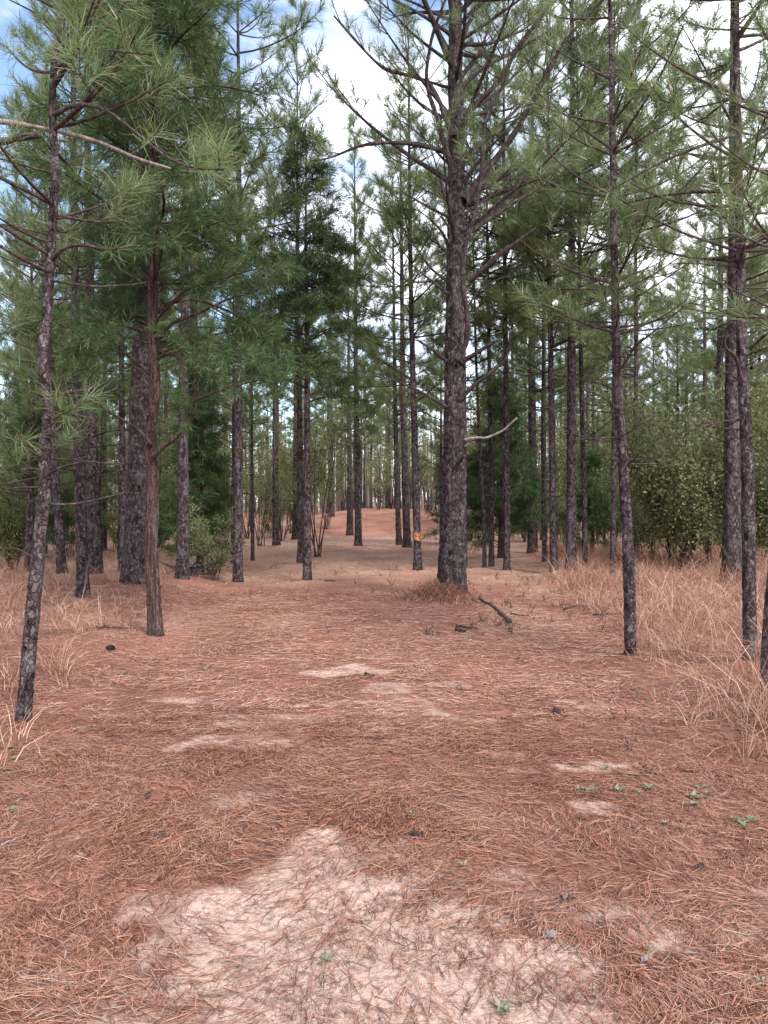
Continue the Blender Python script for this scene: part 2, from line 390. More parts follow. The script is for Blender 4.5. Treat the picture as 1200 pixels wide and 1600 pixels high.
def ground_h(x, y):
    x = np.asarray(x, float); y = np.asarray(y, float)
    h = mound(x, y) + 0.10 * (fbm(x * .25 + 3, y * .25, 3, 2) - .5) * sstep(10, 18, y)
    h = h + 0.25 * np.exp(-(((x - 0.92) / .50) ** 2 + ((y - 12.35) / .48) ** 2))
    for fx, fy, fr in FEET:
        q = (np.abs(x - fx) < 9 * fr + .3) & (np.abs(y - fy) < 9 * fr + .3)
        if np.any(q): h = h + q * (.03 + .55 * fr) * np.exp(-((x - fx) ** 2 + (y - fy) ** 2) / (3.2 * fr + .06) ** 2)
    h = h + 0.12 * sstep(1.9, 3.2, -x - 0.10 * (y - 6)) * sstep(4, 7, y) * (1 - sstep(25, 40, y))
    h = h + 0.10 * sstep(2.0, 3.2, x - 0.12 * (y - 6)) * sstep(3.5, 6, y) * (1 - sstep(25, 40, y))
    return h
def micro_h(x, y):
    c = 1 - bare(x, y)
    near = 1 - sstep(11, 16, y)
    return (0.030 * (fbm(x * 2.2, y * 3.5, 91, 4) - .5) + 0.022 * c * fbm(x * 6, y * 9, 61, 3)) * near

yl = np.concatenate([np.arange(-14, 1.4, .7), np.arange(1.4, 8, .06), np.arange(8, 16, .16), np.arange(16, 60, .5), np.geomspace(60, 2600, 24)])
xh = np.concatenate([np.arange(0, 5.0, .075), np.arange(5.0, 14, .3), np.arange(14, 60, 1.2), np.geomspace(60, 1800, 14)])
xl = np.concatenate([-xh[:0:-1], xh])
X, Y = np.meshgrid(xl, yl)
Z = ground_h(X, Y) + micro_h(X, Y)
mb = MB()
nx, ny = len(xl), len(yl)
ii, jj = np.arange(ny - 1)[:, None] * nx, np.arange(nx - 1)[None]
mb.add(np.stack([X, Y, Z], -1).reshape(-1, 3), np.stack([ii + jj, ii + jj + 1, ii + nx + jj + 1, ii + nx + jj], -1).reshape(-1, 4))

m, n, l = mat('forest_floor')
tc = n.new('ShaderNodeTexCoord')
at = n.new('ShaderNodeAttribute'); at.attribute_name = 'cover'
sepc = n.new('ShaderNodeSeparateColor'); l.new(at.outputs['Color'], sepc.inputs['Color'])
def noise(scale, det=4, rough=.6, vec=None):
    t = n.new('ShaderNodeTexNoise'); t.inputs['Scale'].default_value = scale; t.inputs['Detail'].default_value = det; t.inputs['Roughness'].default_value = rough
    l.new(vec or tc.outputs['Object'], t.inputs['Vector']); return t
def mixc(f, a, b):
    x = n.new('ShaderNodeMix'); x.data_type = 'RGBA'
    for s, v in (('Factor', f), ('A', a), ('B', b)):
        if hasattr(v, 'is_output'): l.new(v, x.inputs[s])
        else: x.inputs[s].default_value = v if s == 'Factor' else (*v, 1)
    return x.outputs['Result']
mpa = n.new('ShaderNodeMapping'); mpa.inputs['Rotation'].default_value = (0, 0, .5); mpa.inputs['Scale'].default_value = (1, 5, 1)
mpb = n.new('ShaderNodeMapping'); mpb.inputs['Rotation'].default_value = (0, 0, -.45); mpb.inputs['Scale'].default_value = (1, 5, 1)
for q in (mpa, mpb): l.new(tc.outputs['Object'], q.inputs['Vector'])
na, nb = noise(26, 5, .75, mpa.outputs[0]), noise(31, 5, .75, mpb.outputs[0])
nmax = n.new('ShaderNodeMath'); nmax.operation = 'MAXIMUM'; l.new(na.outputs['Fac'], nmax.inputs[0]); l.new(nb.outputs['Fac'], nmax.inputs[1])
rl = ramp(n, [(0.40, (0.060, 0.025, 0.019)), (0.56, (0.29, 0.132, 0.097)), (0.72, (0.56, 0.31, 0.235))]); l.new(nmax.outputs[0], rl.inputs['Fac'])
nbig = noise(0.8, 4, .6)
rbig = ramp(n, [(0.35, (0.72, 0.68, 0.68)), (0.65, (1.25, 1.25, 1.22))]); l.new(nbig.outputs['Fac'], rbig.inputs['Fac'])
ml = n.new('ShaderNodeMix'); ml.data_type = 'RGBA'; ml.blend_type = 'MULTIPLY'; ml.inputs['Factor'].default_value = 1
l.new(rl.outputs['Color'], ml.inputs['A']); l.new(rbig.outputs['Color'], ml.inputs['B'])
nsand = noise(60, 5, .7)
rs = ramp(n, [(0.3, (0.44, 0.285, 0.225)), (0.55, (0.65, 0.460, 0.375)), (0.75, (0.75, 0.565, 0.475))]); l.new(nsand.outputs['Fac'], rs.inputs['Fac'])
ndeb = noise(22, 6, .75)
rdeb = ramp(n, [(0.49, (0, 0, 0)), (0.64, (.8, .8, .8))]); l.new(ndeb.outputs['Fac'], rdeb.inputs['Fac'])
sand = mixc(rdeb.outputs['Color'], rs.outputs['Color'], (0.17, 0.115, 0.095))
nedge = noise(14, 6, .75)
ed = n.new('ShaderNodeMath'); ed.operation = 'MULTIPLY_ADD'; ed.inputs[1].default_value = 0.7; ed.inputs[2].default_value = -0.35
l.new(nedge.outputs['Fac'], ed.inputs[0])
sm = n.new('ShaderNodeMath'); sm.operation = 'ADD'; l.new(sepc.outputs[0], sm.inputs[0]); l.new(ed.outputs[0], sm.inputs[1])
rm = ramp(n, [(0.22, (0, 0, 0)), (0.62, (1, 1, 1))]); l.new(sm.outputs[0], rm.inputs['Fac'])
c1 = mixc(rm.outputs['Color'], ml.outputs['Result'], sand)
ntan = noise(7, 8, .8)
rt = ramp(n, [(0.35, (0.33, 0.19, 0.135)), (0.6, (0.58, 0.395, 0.285)), (0.75, (0.68, 0.51, 0.375))]); l.new(ntan.outputs['Fac'], rt.inputs['Fac'])
ngr = noise(9, 5, .7)
rg = ramp(n, [(0.5, (0, 0, 0)), (0.7, (.6, .6, .6))]); l.new(ngr.outputs['Fac'], rg.inputs['Fac'])
mg = n.new('ShaderNodeMath'); mg.operation = 'MULTIPLY'; l.new(rg.outputs['Color'], mg.inputs[0]); l.new(sepc.outputs[2], mg.inputs[1])
tsp = noise(3.5, 6, .75); tr_ = ramp(n, [(.38, (.35, .35, .35)), (.62, (1.25, 1.25, 1.25))]); l.new(tsp.outputs['Fac'], tr_.inputs['Fac'])
tm_ = n.new('ShaderNodeMath'); tm_.operation = 'MULTIPLY'; tm_.use_clamp = True; l.new(tr_.outputs['Color'], tm_.inputs[0]); l.new(sepc.outputs[1], tm_.inputs[1])
c2 = mixc(tm_.outputs[0], c1, rt.outputs['Color'])
c3 = mixc(mg.outputs[0], c2, (0.17, 0.19, 0.085))
hmix = n.new('ShaderNodeMath'); hmix.operation = 'MULTIPLY_ADD'; hmix.inputs[1].default_value = .5
l.new(nsand.outputs['Fac'], hmix.inputs[0]); l.new(nmax.outputs[0], hmix.inputs[2])
bp = n.new('ShaderNodeBump'); bp.inputs['Strength'].default_value = 0.7; bp.inputs['Distance'].default_value = 0.03; l.new(hmix.outputs[0], bp.inputs['Height'])
p = n.new('ShaderNodeBsdfPrincipled'); p.inputs['Roughness'].default_value = .95; p.inputs['Specular IOR Level'].default_value = .1
l.new(c3, p.inputs['Base Color']); l.new(bp.outputs['Normal'], p.inputs['Normal'])
o = n.new('ShaderNodeOutputMaterial'); l.new(p.outputs[0], o.inputs['Surface'])
M_GROUND = m

me = mb.mesh('ground', [M_GROUND])
bx_ = bare(X, Y)
lane = np.exp(-((X - 0.4) / (2.6 + 0.06 * Y)) ** 2)
tan_ = sstep(13.5, 18, Y + 3 * (fbm(X * .7, Y * .5, 13) - .5)) * (1 - sstep(36, 40, Y) * np.exp(-((X - .2) / 4.6) ** 4)) * (1 - .6 * sstep(55, 70, Y)) * (0.05 + 1.0 * fbm(X * .9, Y * .5, 23, 4))
tan_ = np.maximum(tan_, 0.5 * sstep(.5, .7, fbm(X * .5 + 5, Y * .4, 29)) * sstep(8, 10, Y) * (1 - sstep(36, 40, Y)))
grn = sstep(.42, .58, fbm(X * .8 + 2, Y * .6, 37)) * (0.25 + sstep(20, 28, Y) * .9) * (1 - sstep(45, 55, Y)) * sstep(3.2, 4.5, Y)
ca = me.color_attributes.new('cover', 'FLOAT_COLOR', 'POINT')
ca.data.foreach_set('color', np.stack([bx_, np.clip(tan_, 0, .9), np.clip(grn, 0, 1), np.ones_like(X)], -1).astype(np.float32).ravel())
g = link('ground', me)
tag(g, 'reddish brown needle covered sandy clearing floor with bare patches', 'ground', kind='structure')

# ------------------------------------------------------------------ foliage templates
def tuft_template(rng, n, L, w, ax, curved=False, spread=(18, 70)):
    u = rng.random(n)
    b = np.stack([np.zeros(n), np.zeros(n), -ax * u], -1)
    ph = np.radians(spread[0] + (spread[1] - spread[0]) * (0.25 + 0.75 * rng.random(n)) * (0.45 + 0.55 * u)); az = rng.random(n) * TAU
    d = np.stack([np.sin(ph) * np.cos(az), np.sin(ph) * np.sin(az), np.cos(ph)], -1)
    s = nrm(np.cross(d, rng.normal(size=(n, 3)))) * (w / 2)
    ln = (L * (0.75 + 0.4 * rng.random(n)))[:, None]
    if not curved:
        V = np.stack([b - s, b + s, b + d * ln], 1).reshape(-1, 3)
        return V, np.arange(n * 3).reshape(-1, 3)
    bend = nrm(rng.normal(size=(n, 3))) * 0.17 * ln
    mid = b + d * ln * 0.55 + bend
    V = np.stack([b - s, b + s, mid + s * .8, mid - s * .8, b + d * ln + bend * 0.2], 1).reshape(-1, 3)
    k = np.arange(n)[:, None, None] * 5
    F = (k + np.array([[0, 1, 2], [0, 2, 3], [3, 2, 4]])[None]).reshape(-1, 3)
    return V, F

def place(mb, tmpl, pos, dirs, scl, rng, mi):
    """tmpl: list of (V,F); scatter them"""
    pos = np.asarray(pos, float); dirs = nrm(np.asarray(dirs, float))
    which = rng.integers(0, len(tmpl), len(pos))
    for k, (V, F) in enumerate(tmpl):
        s = which == k
        if not s.any(): continue
        z = dirs[s]; x = nrm(np.cross(z, rng.normal(size=z.shape))); y = np.cross(z, x)
        M = np.stack([x, y, z], -1) * scl[s][:, None, None]
        W = np.einsum('bij,vj->bvi', M, V) + pos[s][:, None]
        FF = (np.arange(s.sum())[:, None, None] * len(V) + F[None]).reshape(-1, 3)
        mb.add(W.reshape(-1, 3), FF, mi)

_r = RNG(5)
T_MID = [tuft_template(_r, 36, .21, .0080, .26) for _ in range(5)]
T_NEAR = [tuft_template(_r, 56, .22, .0034, .20, True, (22, 85)) for _ in range(5)]
T_BIG = [tuft_template(_r, 46, .19, .0058, .24) for _ in range(5)]

def spray_template(rng, n, L, w):
    """feathery scale-leaf spray"""
    t = rng.random(n)
    b = np.stack([np.zeros(n), np.zeros(n), L * (t - .3)], -1)
    ph = np.radians(25 + 35 * rng.random(n)); az = rng.random(n) * TAU
    d = np.stack([np.sin(ph) * np.cos(az), np.sin(ph) * np.sin(az), np.cos(ph)], -1)
    s = nrm(np.cross(d, rng.normal(size=(n, 3)))) * (w / 2)
    ln = (L * (0.30 + 0.35 * rng.random(n)))[:, None]
    V = np.stack([b, b + d * ln * .6 + s * 1.5, b + d * ln - s * .3], 1).reshape(-1, 3)
    return V, np.arange(n * 3).reshape(-1, 3)
T_CEDAR = [spray_template(_r, 30, .27, .0125) for _ in range(5)]
T_CEDAR_N = [spray_template(_r, 46, .24, .0080) for _ in range(5)]

def leaf_template(rng, n, R, L):
    p = nrm(rng.normal(size=(n, 3))) * R * rng.random((n, 1)) ** .5
    d = nrm(p + .6 * R * rng.normal(size=(n, 3)) + np.array([0, 0, .4 * R]))
    s = nrm(np.cross(d, rng.normal(size=(n, 3)))) * L * .23
    ln = L * (0.7 + .5 * rng.random((n, 1)))
    V = np.stack([p, p + d * ln * .5 + s, p + d * ln, p + d * ln * .5 - s], 1).reshape(-1, 3)
    return V, (np.arange(n)[:, None] * 4 + np.array([[0, 1, 2, 3]]))
T_LEAF = [leaf_template(_r, 14, .17, .058) for _ in range(5)]
T_YLEAF = [leaf_template(_r, 13, .20, .055) for _ in range(5)]
def tri_(t): return [(V, np.concatenate([F[:, [0, 1, 2]], F[:, [0, 2, 3]]])) for V, F in t]
T_LEAF, T_YLEAF = tri_(T_LEAF), tri_(T_YLEAF)

# ------------------------------------------------------------------ branching
def branch_line(rng, p0, az, L, el0, el1, n=8, wob=.10):
    t = np.linspace(0, 1, n)
    el = el0 + (el1 - el0) * t ** 1.3 + rng.normal(0, wob, n).cumsum() * .35
    a = az + rng.normal(0, wob, n).cumsum() * .6
    step = np.stack([np.cos(el) * np.cos(a), np.cos(el) * np.sin(a), np.sin(el)], -1) * (L / (n - 1))
    P = np.vstack([p0, p0 + np.cumsum(step[:-1], 0)])
    return P

def twigs_on(rng, P, t0=.3, per_m=6.0, lo=.16, hi=.9, frac=.38, up=.25, n=4):
    """side twigs on one branch polyline -> (K,n,3) lines"""
    L = np.linalg.norm(np.diff(P, axis=0), axis=1).sum()
    K = max(2, int(L * (1 - t0) * per_m))
    t = t0 + (1 - t0) * (np.arange(K) + rng.random(K)) / K
    s = t * (len(P) - 1); k = np.minimum(s.astype(int), len(P) - 2); f = (s - k)[:, None]
    o = P[k] * (1 - f) + P[k + 1] * f
    T = nrm(P[k + 1] - P[k])
    side = nrm(np.cross(T, [0, 0, 1.0]) + 1e-6)
    sg = np.where(np.arange(K) % 2 == 0, 1, -1)[:, None]
    ang = rng.uniform(.5, 1.1, (K, 1))
    d = nrm(T * np.cos(ang) + side * sg * np.sin(ang) + np.array([0, 0, 1.0]) * rng.normal(up, .3, (K, 1)))
    ln = np.clip(frac * L * (1.15 - t) * rng.uniform(.6, 1.3, K), lo, hi)[:, None]
    u = np.linspace(0, 1, n)[None, :, None]
    curve = np.array([0, 0, 1.0]) * .18 * u ** 2 * ln[:, :, None]
    return o[:, None] + d[:, None] * u * ln[:, None] + curve

def pine_branches(rng, zs, H, trunk_xy, cb, spread, az_bias=None, whorl=.42):
    """branch polylines of a pine crown from z=cb to the top"""
    out = []
    z = cb
    while z < H - .25:
        f = (z - cb) / (H - cb)
        prof = spread * (1 - f) ** .75 * (0.55 + .45 * min(1, f * 5 + .25))
        for k in range(rng.integers(3, 6)):
            az = rng.random() * TAU
            L = max(.3, prof * rng.uniform(.55, 1.15))
            e0 = math.radians(5 + 50 * f + rng.normal(0, 10)); e1 = math.radians(35 + 35 * f + rng.normal(0, 10))
            zz = z + rng.uniform(-.08, .08)
            x, y = trunk_xy(zz)
            out.append((branch_line(rng, np.array([x, y, zz]), az, L, e0, e1), L))
        z += whorl * rng.uniform(.75, 1.25)
    return out

def crown_from(rng, branches, tmpl, mb, tw_mi, nd_mi, tw_r=.005, per_m=6.0, t0=.3, sub=True, draw_branch=True, br=.011, dens=1.0, tscale=1.0):
    tp, td = [], []
    for P, L in branches:
        if draw_branch:
            r = np.linspace(br * (0.5 + .5 * L), .004, len(P))
            mb.add(*tubes(P, r, 5), tw_mi)
        tw = twigs_on(rng, P, t0, per_m)
        mb.add(*tubes(tw, np.broadcast_to(np.linspace(tw_r, tw_r * .5, tw.shape[1]), tw.shape[:2]), 3), tw_mi)
        tp.append(tw[:, -1]); td.append(tw[:, -1] - tw[:, -2])
        tp.append(P[-1:]); td.append(P[-1:] - P[-2:-1])
        if sub:
            ln = np.linalg.norm(tw[:, -1] - tw[:, 0], axis=1)
            lg = np.where(ln > .28)[0]
            for rep in range(3):
                pk = lg[rng.random(len(lg)) < .85]
                if len(pk) == 0: continue
                f = rng.uniform(.35, .85, len(pk)); s = f * 3; k = np.minimum(s.astype(int), 2); ff = (s - k)[:, None]
                o = tw[pk, k] * (1 - ff) + tw[pk, k + 1] * ff
                T = nrm(tw[pk, k + 1] - tw[pk, k])
                d = nrm(T + .8 * rng.normal(size=T.shape) + np.array([0, 0, .25]))
                l_ = (ln[pk] * .4 * rng.uniform(.5, 1.1, len(pk)))[:, None]
                S = np.stack([o, o + d * l_ * .5, o + d * l_ + np.array([0, 0, .04])], 1)
                mb.add(*tubes(S, np.broadcast_to(np.array([tw_r * .7, tw_r * .6, tw_r * .4]), S.shape[:2]), 3), tw_mi)
                tp.append(S[:, -1]); td.append(S[:, -1] - S[:, -2])
    tp, td = np.concatenate(tp), np.concatenate(td)
    keep = rng.random(len(tp)) < dens
    tp, td = tp[keep], td[keep]
    place(mb, tmpl, tp, td, rng.uniform(.8, 1.2, len(tp)) * tscale, rng, nd_mi)
    return len(tp)

def dead_limbs(rng, mb, trunk_xy, rad, z0, z1, count, lmax=1.2, mi=0):
    for k in range(count):
        z = rng.uniform(z0, z1); x, y = trunk_xy(z)
        L = rng.uniform(.2, 1) ** 1.5 * lmax
        P = branch_line(rng, np.array([x, y, z]), rng.random() * TAU, L, rng.uniform(-.15, .6), rng.uniform(-.2, .8), 6, .14)
        mb.add(*tubes(P, np.linspace(.006 + .007 * L, .003, 6), 4), mi)
        if L > .45:
            tw = twigs_on(rng, P, .3, 4, .1, .4, .3, .1)
            mb.add(*tubes(tw, np.broadcast_to(np.linspace(.0035, .002, 4), tw.shape[:2]), 3), mi)

# ------------------------------------------------------------------ shared pine crowns (for trees of the stand)
CROWNS = []      # (mesh, H, cb)
for k, (H, cb, sp, wh) in enumerate([(14, 3.2, 2.3, .44), (14, 3.8, 2.5, .46), (14, 4.4, 2.3, .44), (14, 5.0, 2.6, .46), (14, 5.4, 2.4, .46), (14, 6.2, 2.7, .48), (9, 1.2, 1.7, .40), (9, 1.8, 1.9, .40)]):
    rng = RNG(100 + k); mb = MB()
    br = pine_branches(rng, 0, H, lambda z: (0, 0), cb, sp, whorl=wh)
    crown_from(rng, br, T_MID, mb, 0, 1, per_m=5.6, br=.014)
    CROWNS.append((mb.mesh('pine_crown', [M_TWIG, M_PINE]), H, cb))

def stand_trunk(rng, H, r, cb, sides=12, rings=50):
    mb = MB()
    lean = rng.normal(0, .01, 2)
    zc = np.linspace(-.15, H, 7)
    wob = np.vstack([[0, 0], rng.normal(0, .03, (6, 2))])
    ctrl = np.column_stack([wob[:, 0] * (zc > 0), wob[:, 1] * (zc > 0), zc])
    rad = r * (1 - (np.clip(zc, 0, H) / H) ** 1.15 * .93)
    trunk_into(mb, ctrl, rad, rings, sides, (.05, .1), .006, .3, int(rng.integers(1e4)))
    dead_limbs(rng, mb, lambda z: (0, 0), r, 1.6, cb + .5, 14)
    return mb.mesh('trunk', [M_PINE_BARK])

# stand variants: whole trees
STAND = []
for k in range(8):
    me_c, H, cb = CROWNS[k]
    STAND.append((stand_trunk(RNG(300 + k), H, .13 if H > 10 else .075, cb), me_c, H))

# ------------------------------------------------------------------ pines one can tell apart, placed from their trunk feet
def px_path(pts, d, y0, x0, z0):
    return np.array([[wx(px, d) - x0, 0, wz(py, d) - z0] for px, py in pts])

def stand_pine(pts, w, H, variant, label, group=None, cat='pine tree', d=None, name='pine_tree', seed=0, crown=True, rings=100, sides=18, dead=16, rz=None, flare=.5, taper=.93):
    """pts: trunk line in photo pixels from the foot up; w: trunk width in pixels"""
    d = d or depth(pts[0][1])
    x0 = wx(pts[0][0], d); z0 = float(ground_h(x0, d))
    rng = RNG(int(pts[0][0] * 7 + pts[0][1]) + seed)
    root = thing(name, (x0, d, z0), label, cat, group)
    r = w / F_PX * d / 2
    C = px_path(pts, d, d, x0, z0); C[:, 0] -= C[0, 0]; C[0, 2] = -.15
    top = C[-1]; dirv = (C[-1] - C[-2]) / (C[-1, 2] - C[-2, 2]) * .6
    ex = []
    zz = top[2]
    while zz < H - .5:
        zz = min(zz + 2.5, H); ex.append([top[0] + dirv[0] * (zz - top[2]), rng.normal(0, .04), zz])
    C = np.vstack([C] + ([np.array(ex)] if ex else []))
    C[1:, 1] += rng.normal(0, .015, len(C) - 1)
    rad = r * (1 - (np.clip(C[:, 2], 0, H) / H) ** 1.2 * taper)
    mb = MB()
    trunk_into(mb, C, rad, rings, sides, (.050, .08), min(.018, r * .17), flare, int(rng.integers(1e4)))
    txy = lambda z: (np.interp(z, C[:, 2], C[:, 0]), np.interp(z, C[:, 2], C[:, 1]))
    me_c, Hc, cbc = CROWNS[variant]
    s = H / Hc
    dead_limbs(rng, mb, txy, r, 1.5, cbc * s + .8, dead, 1.3)
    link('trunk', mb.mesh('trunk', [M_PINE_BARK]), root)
    if crown:
        c = link('crown', me_c, root)
        zc = cbc * s; xa, ya = txy(zc); xb, yb = txy(H)
        c.rotation_euler = (0, math.atan2(xb - xa, H - zc), 0)
        rr = rng.random() * TAU if rz is None else rz
        from mathutils import Matrix
        R = Matrix.Rotation(math.atan2(xb - xa, H - zc), 4, 'Y') @ Matrix.Rotation(rr, 4, 'Z')
        c.rotation_euler = R.to_euler()
        k = math.atan2(xb - xa, H - zc)
        c.location = (xa - math.sin(k) * zc, ya, zc - math.cos(k) * zc)
        c.scale = (s * 1.05, s * 1.05, s)
    return root, C, rad, txy

for k, (pts, w, H, v, lab, grp) in enumerate(HERO):
    root, C, rad, txy = stand_pine(pts, w, H, v, lab, grp, seed=k)
    if 'orange' in lab:     # painted blaze
        d = depth(894); mbp = MB()
        th = np.linspace(-math.pi * 1.02, .08, 26); zz = np.linspace(.655, .845, 9)
        rr = RNG(8)
        TH, ZZ = np.meshgrid(th, zz)
        TH = TH + rr.normal(0, .03, TH.shape); ZZ = ZZ + rr.normal(0, .006, ZZ.shape)
        Rb = np.interp(ZZ, C[:, 2], rad) * 1.09 + .007 + .004 * rr.random(TH.shape)
        cx = np.interp(ZZ, C[:, 2], C[:, 0])
        ii, jj = np.arange(8)[:, None] * 26, np.arange(25)[None]
        Fq = np.stack([ii + jj, ii + jj + 1, ii + 27 + jj, ii + 26 + jj], -1).reshape(-1, 4)
        Fq = Fq[rr.random(len(Fq)) > .08]
        mbp.add(np.stack([cx + Rb * np.cos(TH), Rb * np.sin(TH), ZZ], -1).reshape(-1, 3), Fq)
        mo, no, lo = mat('orange_paint')
        pn = no.new('ShaderNodeBsdfPrincipled'); pn.inputs['Roughness'].default_value = .7
        tcn = no.new('ShaderNodeTexCoord'); nn = no.new('ShaderNodeTexNoise'); nn.inputs['Scale'].default_value = 22; nn.inputs['Detail'].default_value = 4
        rp = ramp(no, [(.42, (.09, .045, .03)), (.54, (.34, .135, .03)), (.74, (.46, .22, .06))])
        lo.new(tcn.outputs['Object'], nn.inputs['Vector']); lo.new(nn.outputs['Fac'], rp.inputs['Fac']); lo.new(rp.outputs['Color'], pn.inputs['Base Color'])
        on = no.new('ShaderNodeOutputMaterial'); lo.new(pn.outputs[0], on.inputs['Surface'])
        pb = link('paint_blaze', mbp.mesh('paint_blaze', [mo]), root); pb['label'] = 'faded orange painted band'

# ------------------------------------------------------------------ near trees with each limb its own part
def near_tree(name, pts, w, H, label, d=None, sides=36, rings=330, bark=None, plate=(.030, .05), dep=.010, flare=.3, taper=.9, cat='pine tree'):
    d = d or depth(pts[0][1]); x0 = wx(pts[0][0], d); z0 = float(ground_h(x0, d))
    root = thing(name, (x0, d, z0), label, cat)
    C = px_path(pts, d, d, x0, z0); C[0, 2] = -.12
    rng = RNG(int(pts[0][0] + pts[0][1] * 3))
    if C[-1, 2] < H:
        k = (C[-1] - C[-2]) / np.linalg.norm(C[-1] - C[-2]); k[0] *= .5
        zz = np.arange(C[-1, 2] + 1.2, H + .6, 1.2)
        C = np.vstack([C] + [[C[-1] + k * (z - C[-1, 2])] for z in zz])
    H = C[-1, 2]
    r = w / F_PX * d / 2
    rad = r * (1 - (np.clip(C[:, 2], 0, H) / H) ** 1.15 * taper)
    mb = MB()
    trunk_into(mb, C, rad, rings, sides, plate, dep, flare, int(rng.integers(1e4)))
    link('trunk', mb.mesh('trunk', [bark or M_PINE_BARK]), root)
    txy = lambda z: (np.interp(z, C[:, 2], C[:, 0]), np.interp(z, C[:, 2], C[:, 1]))
    rz_ = lambda z: np.interp(z, C[:, 2], rad)
    return dict(root=root, d=d, x0=x0, z0=z0, H=H, txy=txy, rad=rz_, rng=rng)

def limb_px(T, pts, r0, r1, dy0=0.0, dy1=0.0, m=M_PINE_BARK, n=14, cap=False, name='branch', label=None, twig=None):
    """a limb traced in pixels; dy0..dy1 = how far it comes forward (-) or goes back (+) from the trunk plane"""
    k = len(pts); P = []
    for i, (px, py) in enumerate(pts):
        dy = dy0 + (dy1 - dy0) * i / (k - 1); dd = T['d'] + dy
        P.append([wx(px, dd) - T['x0'], dy, wz(py, dd) - T['z0']])
    P = np.array(P)
    L = catmull(P, n)
    mb = MB(); r = np.linspace(r0, r1, n) * (1 + .12 * T['rng'].normal(size=n))
    r[0] = r0 * 1.25
    mb.add(*tubes(L, r, 9, cap), 0)
    mats = [m]
    if twig:
        tw = twigs_on(T['rng'], L, *twig)
        mb.add(*tubes(tw, np.broadcast_to(np.linspace(.006, .0025, tw.shape[1]), tw.shape[:2]), 4), 1); mats.append(M_TWIG)
    o = link(name, mb.mesh('branch', mats), T['root'])
    if label: o['label'] = label
    return L

def gen_branch(T, P, r0, m=M_PINE_BARK, twigs=None):
    mb = MB(); mb.add(*tubes(P, np.linspace(r0, .004, len(P)), 7), 0)
    mats = [m]
    if twigs is not None and len(twigs):
        mb.add(*tubes(twigs, np.broadcast_to(np.linspace(.004, .002, twigs.shape[1]), twigs.shape[:2]), 4), 1); mats.append(M_TWIG)
    link('branch', mb.mesh('branch', mats), T['root'])

# --- the big lane pine
BP = near_tree('pine_tree', [(706, 940), (707, 880), (710, 760), (711, 640), (712, 500), (713, 380), (713, 250), (712, 120), (711, 0)], 39, 17,
               'big tall pine with bare spreading limbs standing in the lane on a needle heap', sides=84, rings=440, plate=(.062, .12), dep=.034, flare=.34, taper=.86)
LIMBS = [
 ([(732, 437), (756, 420), (780, 398), (812, 375), (842, 353)], .055, .030, -.1, -.5, 0),
 ([(727, 318), (750, 296), (783, 277), (820, 252), (852, 229), (890, 200)], .055, .030, -.1, .8, 1),
 ([(727, 312), (763, 263), (803, 210), (833, 157), (852, 122), (882, 65), (918, 25), (960, -20)], .065, .030, -.1, -.7, 1),
 ([(715, 562), (730, 532), (731, 500), (724, 450), (723, 400), (738, 350), (750, 293), (755, 217), (762, 178), (784, 138), (800, 90)], .050, .022, -.25, -1.0, 1),
 ([(713, 215), (740, 167), (777, 130), (810, 73), (850, 20), (880, -30)], .055, .028, -.15, -1.0, 1),
 ([(716, 143), (750, 110), (810, 77), (870, 40)], .040, .020, 0, .7, 1),
 ([(708, 272), (684, 187), (667, 133), (670, 83), (681, 38), (700, -10)], .050, .026, -.25, -1.1, 1),
 ([(708, 214), (681, 147), (657, 123), (607, 110), (583, 93), (550, 57), (522, 25)], .052, .020, -.2, .3, 1),
 ([(690, 184), (660, 165), (637, 143), (610, 112)], .035, .016, 0, .5, 1),
 ([(700, 238), (657, 227), (617, 223), (567, 227), (517, 246), (485, 252)], .045, .018, -.1, -.3, 1),
 ([(702, 340), (663, 320), (627, 298)], .032, .014, -.1, -.2, 0),
 ([(701, 460), (663, 430), (638, 410)], .028, .010, -.1, -.3, 0),
 ([(700, 440), (672, 418), (648, 385), (625, 372)], .026, .008, 0, .5, 0),
 ([(722, 566), (747, 550), (781, 529)], .045, .034, -.15, -.45, 2),
 ([(718, 625), (740, 603), (767, 582), (791, 560), (796, 538), (797, 515)], .038, .020, -.15, -.6, 2),
 ([(698, 636), (647, 607), (597, 590), (570, 588)], .026, .009, -.1, -.6, 0),
 ([(697, 564), (675, 546), (651, 531)], .034, .020, -.1, -.3, 2),
 ([(722, 500), (742, 462), (770, 440), (800, 428)], .022, .008, .1, .8, 0),
 ([(702, 395), (690, 362), (655, 330), (632, 326)], .024, .008, .1, .6, 0),
 ([(720, 60), (742, 20), (780, -30)], .040, .022, 0, .8, 1),
 ([(706, 90), (680, 40), (655, -10), (630, -50)], .040, .022, 0, .8, 1),
]
brs = []
for pts, r0, r1, a, b, live in LIMBS:
    L = limb_px(BP, pts, r0 * 1.0, r1 * .62, a, b, M_LIMB_BACKLIT, n=18, cap=live == 2, twig=None if live else (.25, 3.5, .15, .8, .35, .2, 4))
    if live == 1: brs.append((L[4:], np.linalg.norm(np.diff(L, axis=0), axis=1).sum()))
limb_px(BP, [(727, 687), (744, 684), (760, 684), (775, 678), (787, 672), (800, 660), (808, 653)], .024, .013, -.15, -.5, M_DEADWOOD, 16, True, label='pale bleached dead branch without bark')
limb_px(BP, [(727, 697), (734, 694), (741, 690)], .016, .008, -.15, -.3, M_DEADWOOD, 6, True)
limb_px(BP, [(716, 722), (722, 717), (726, 711)], .03, .018, -.2, -.34, M_PINE_BARK, 6, True)
rng = RNG(77)
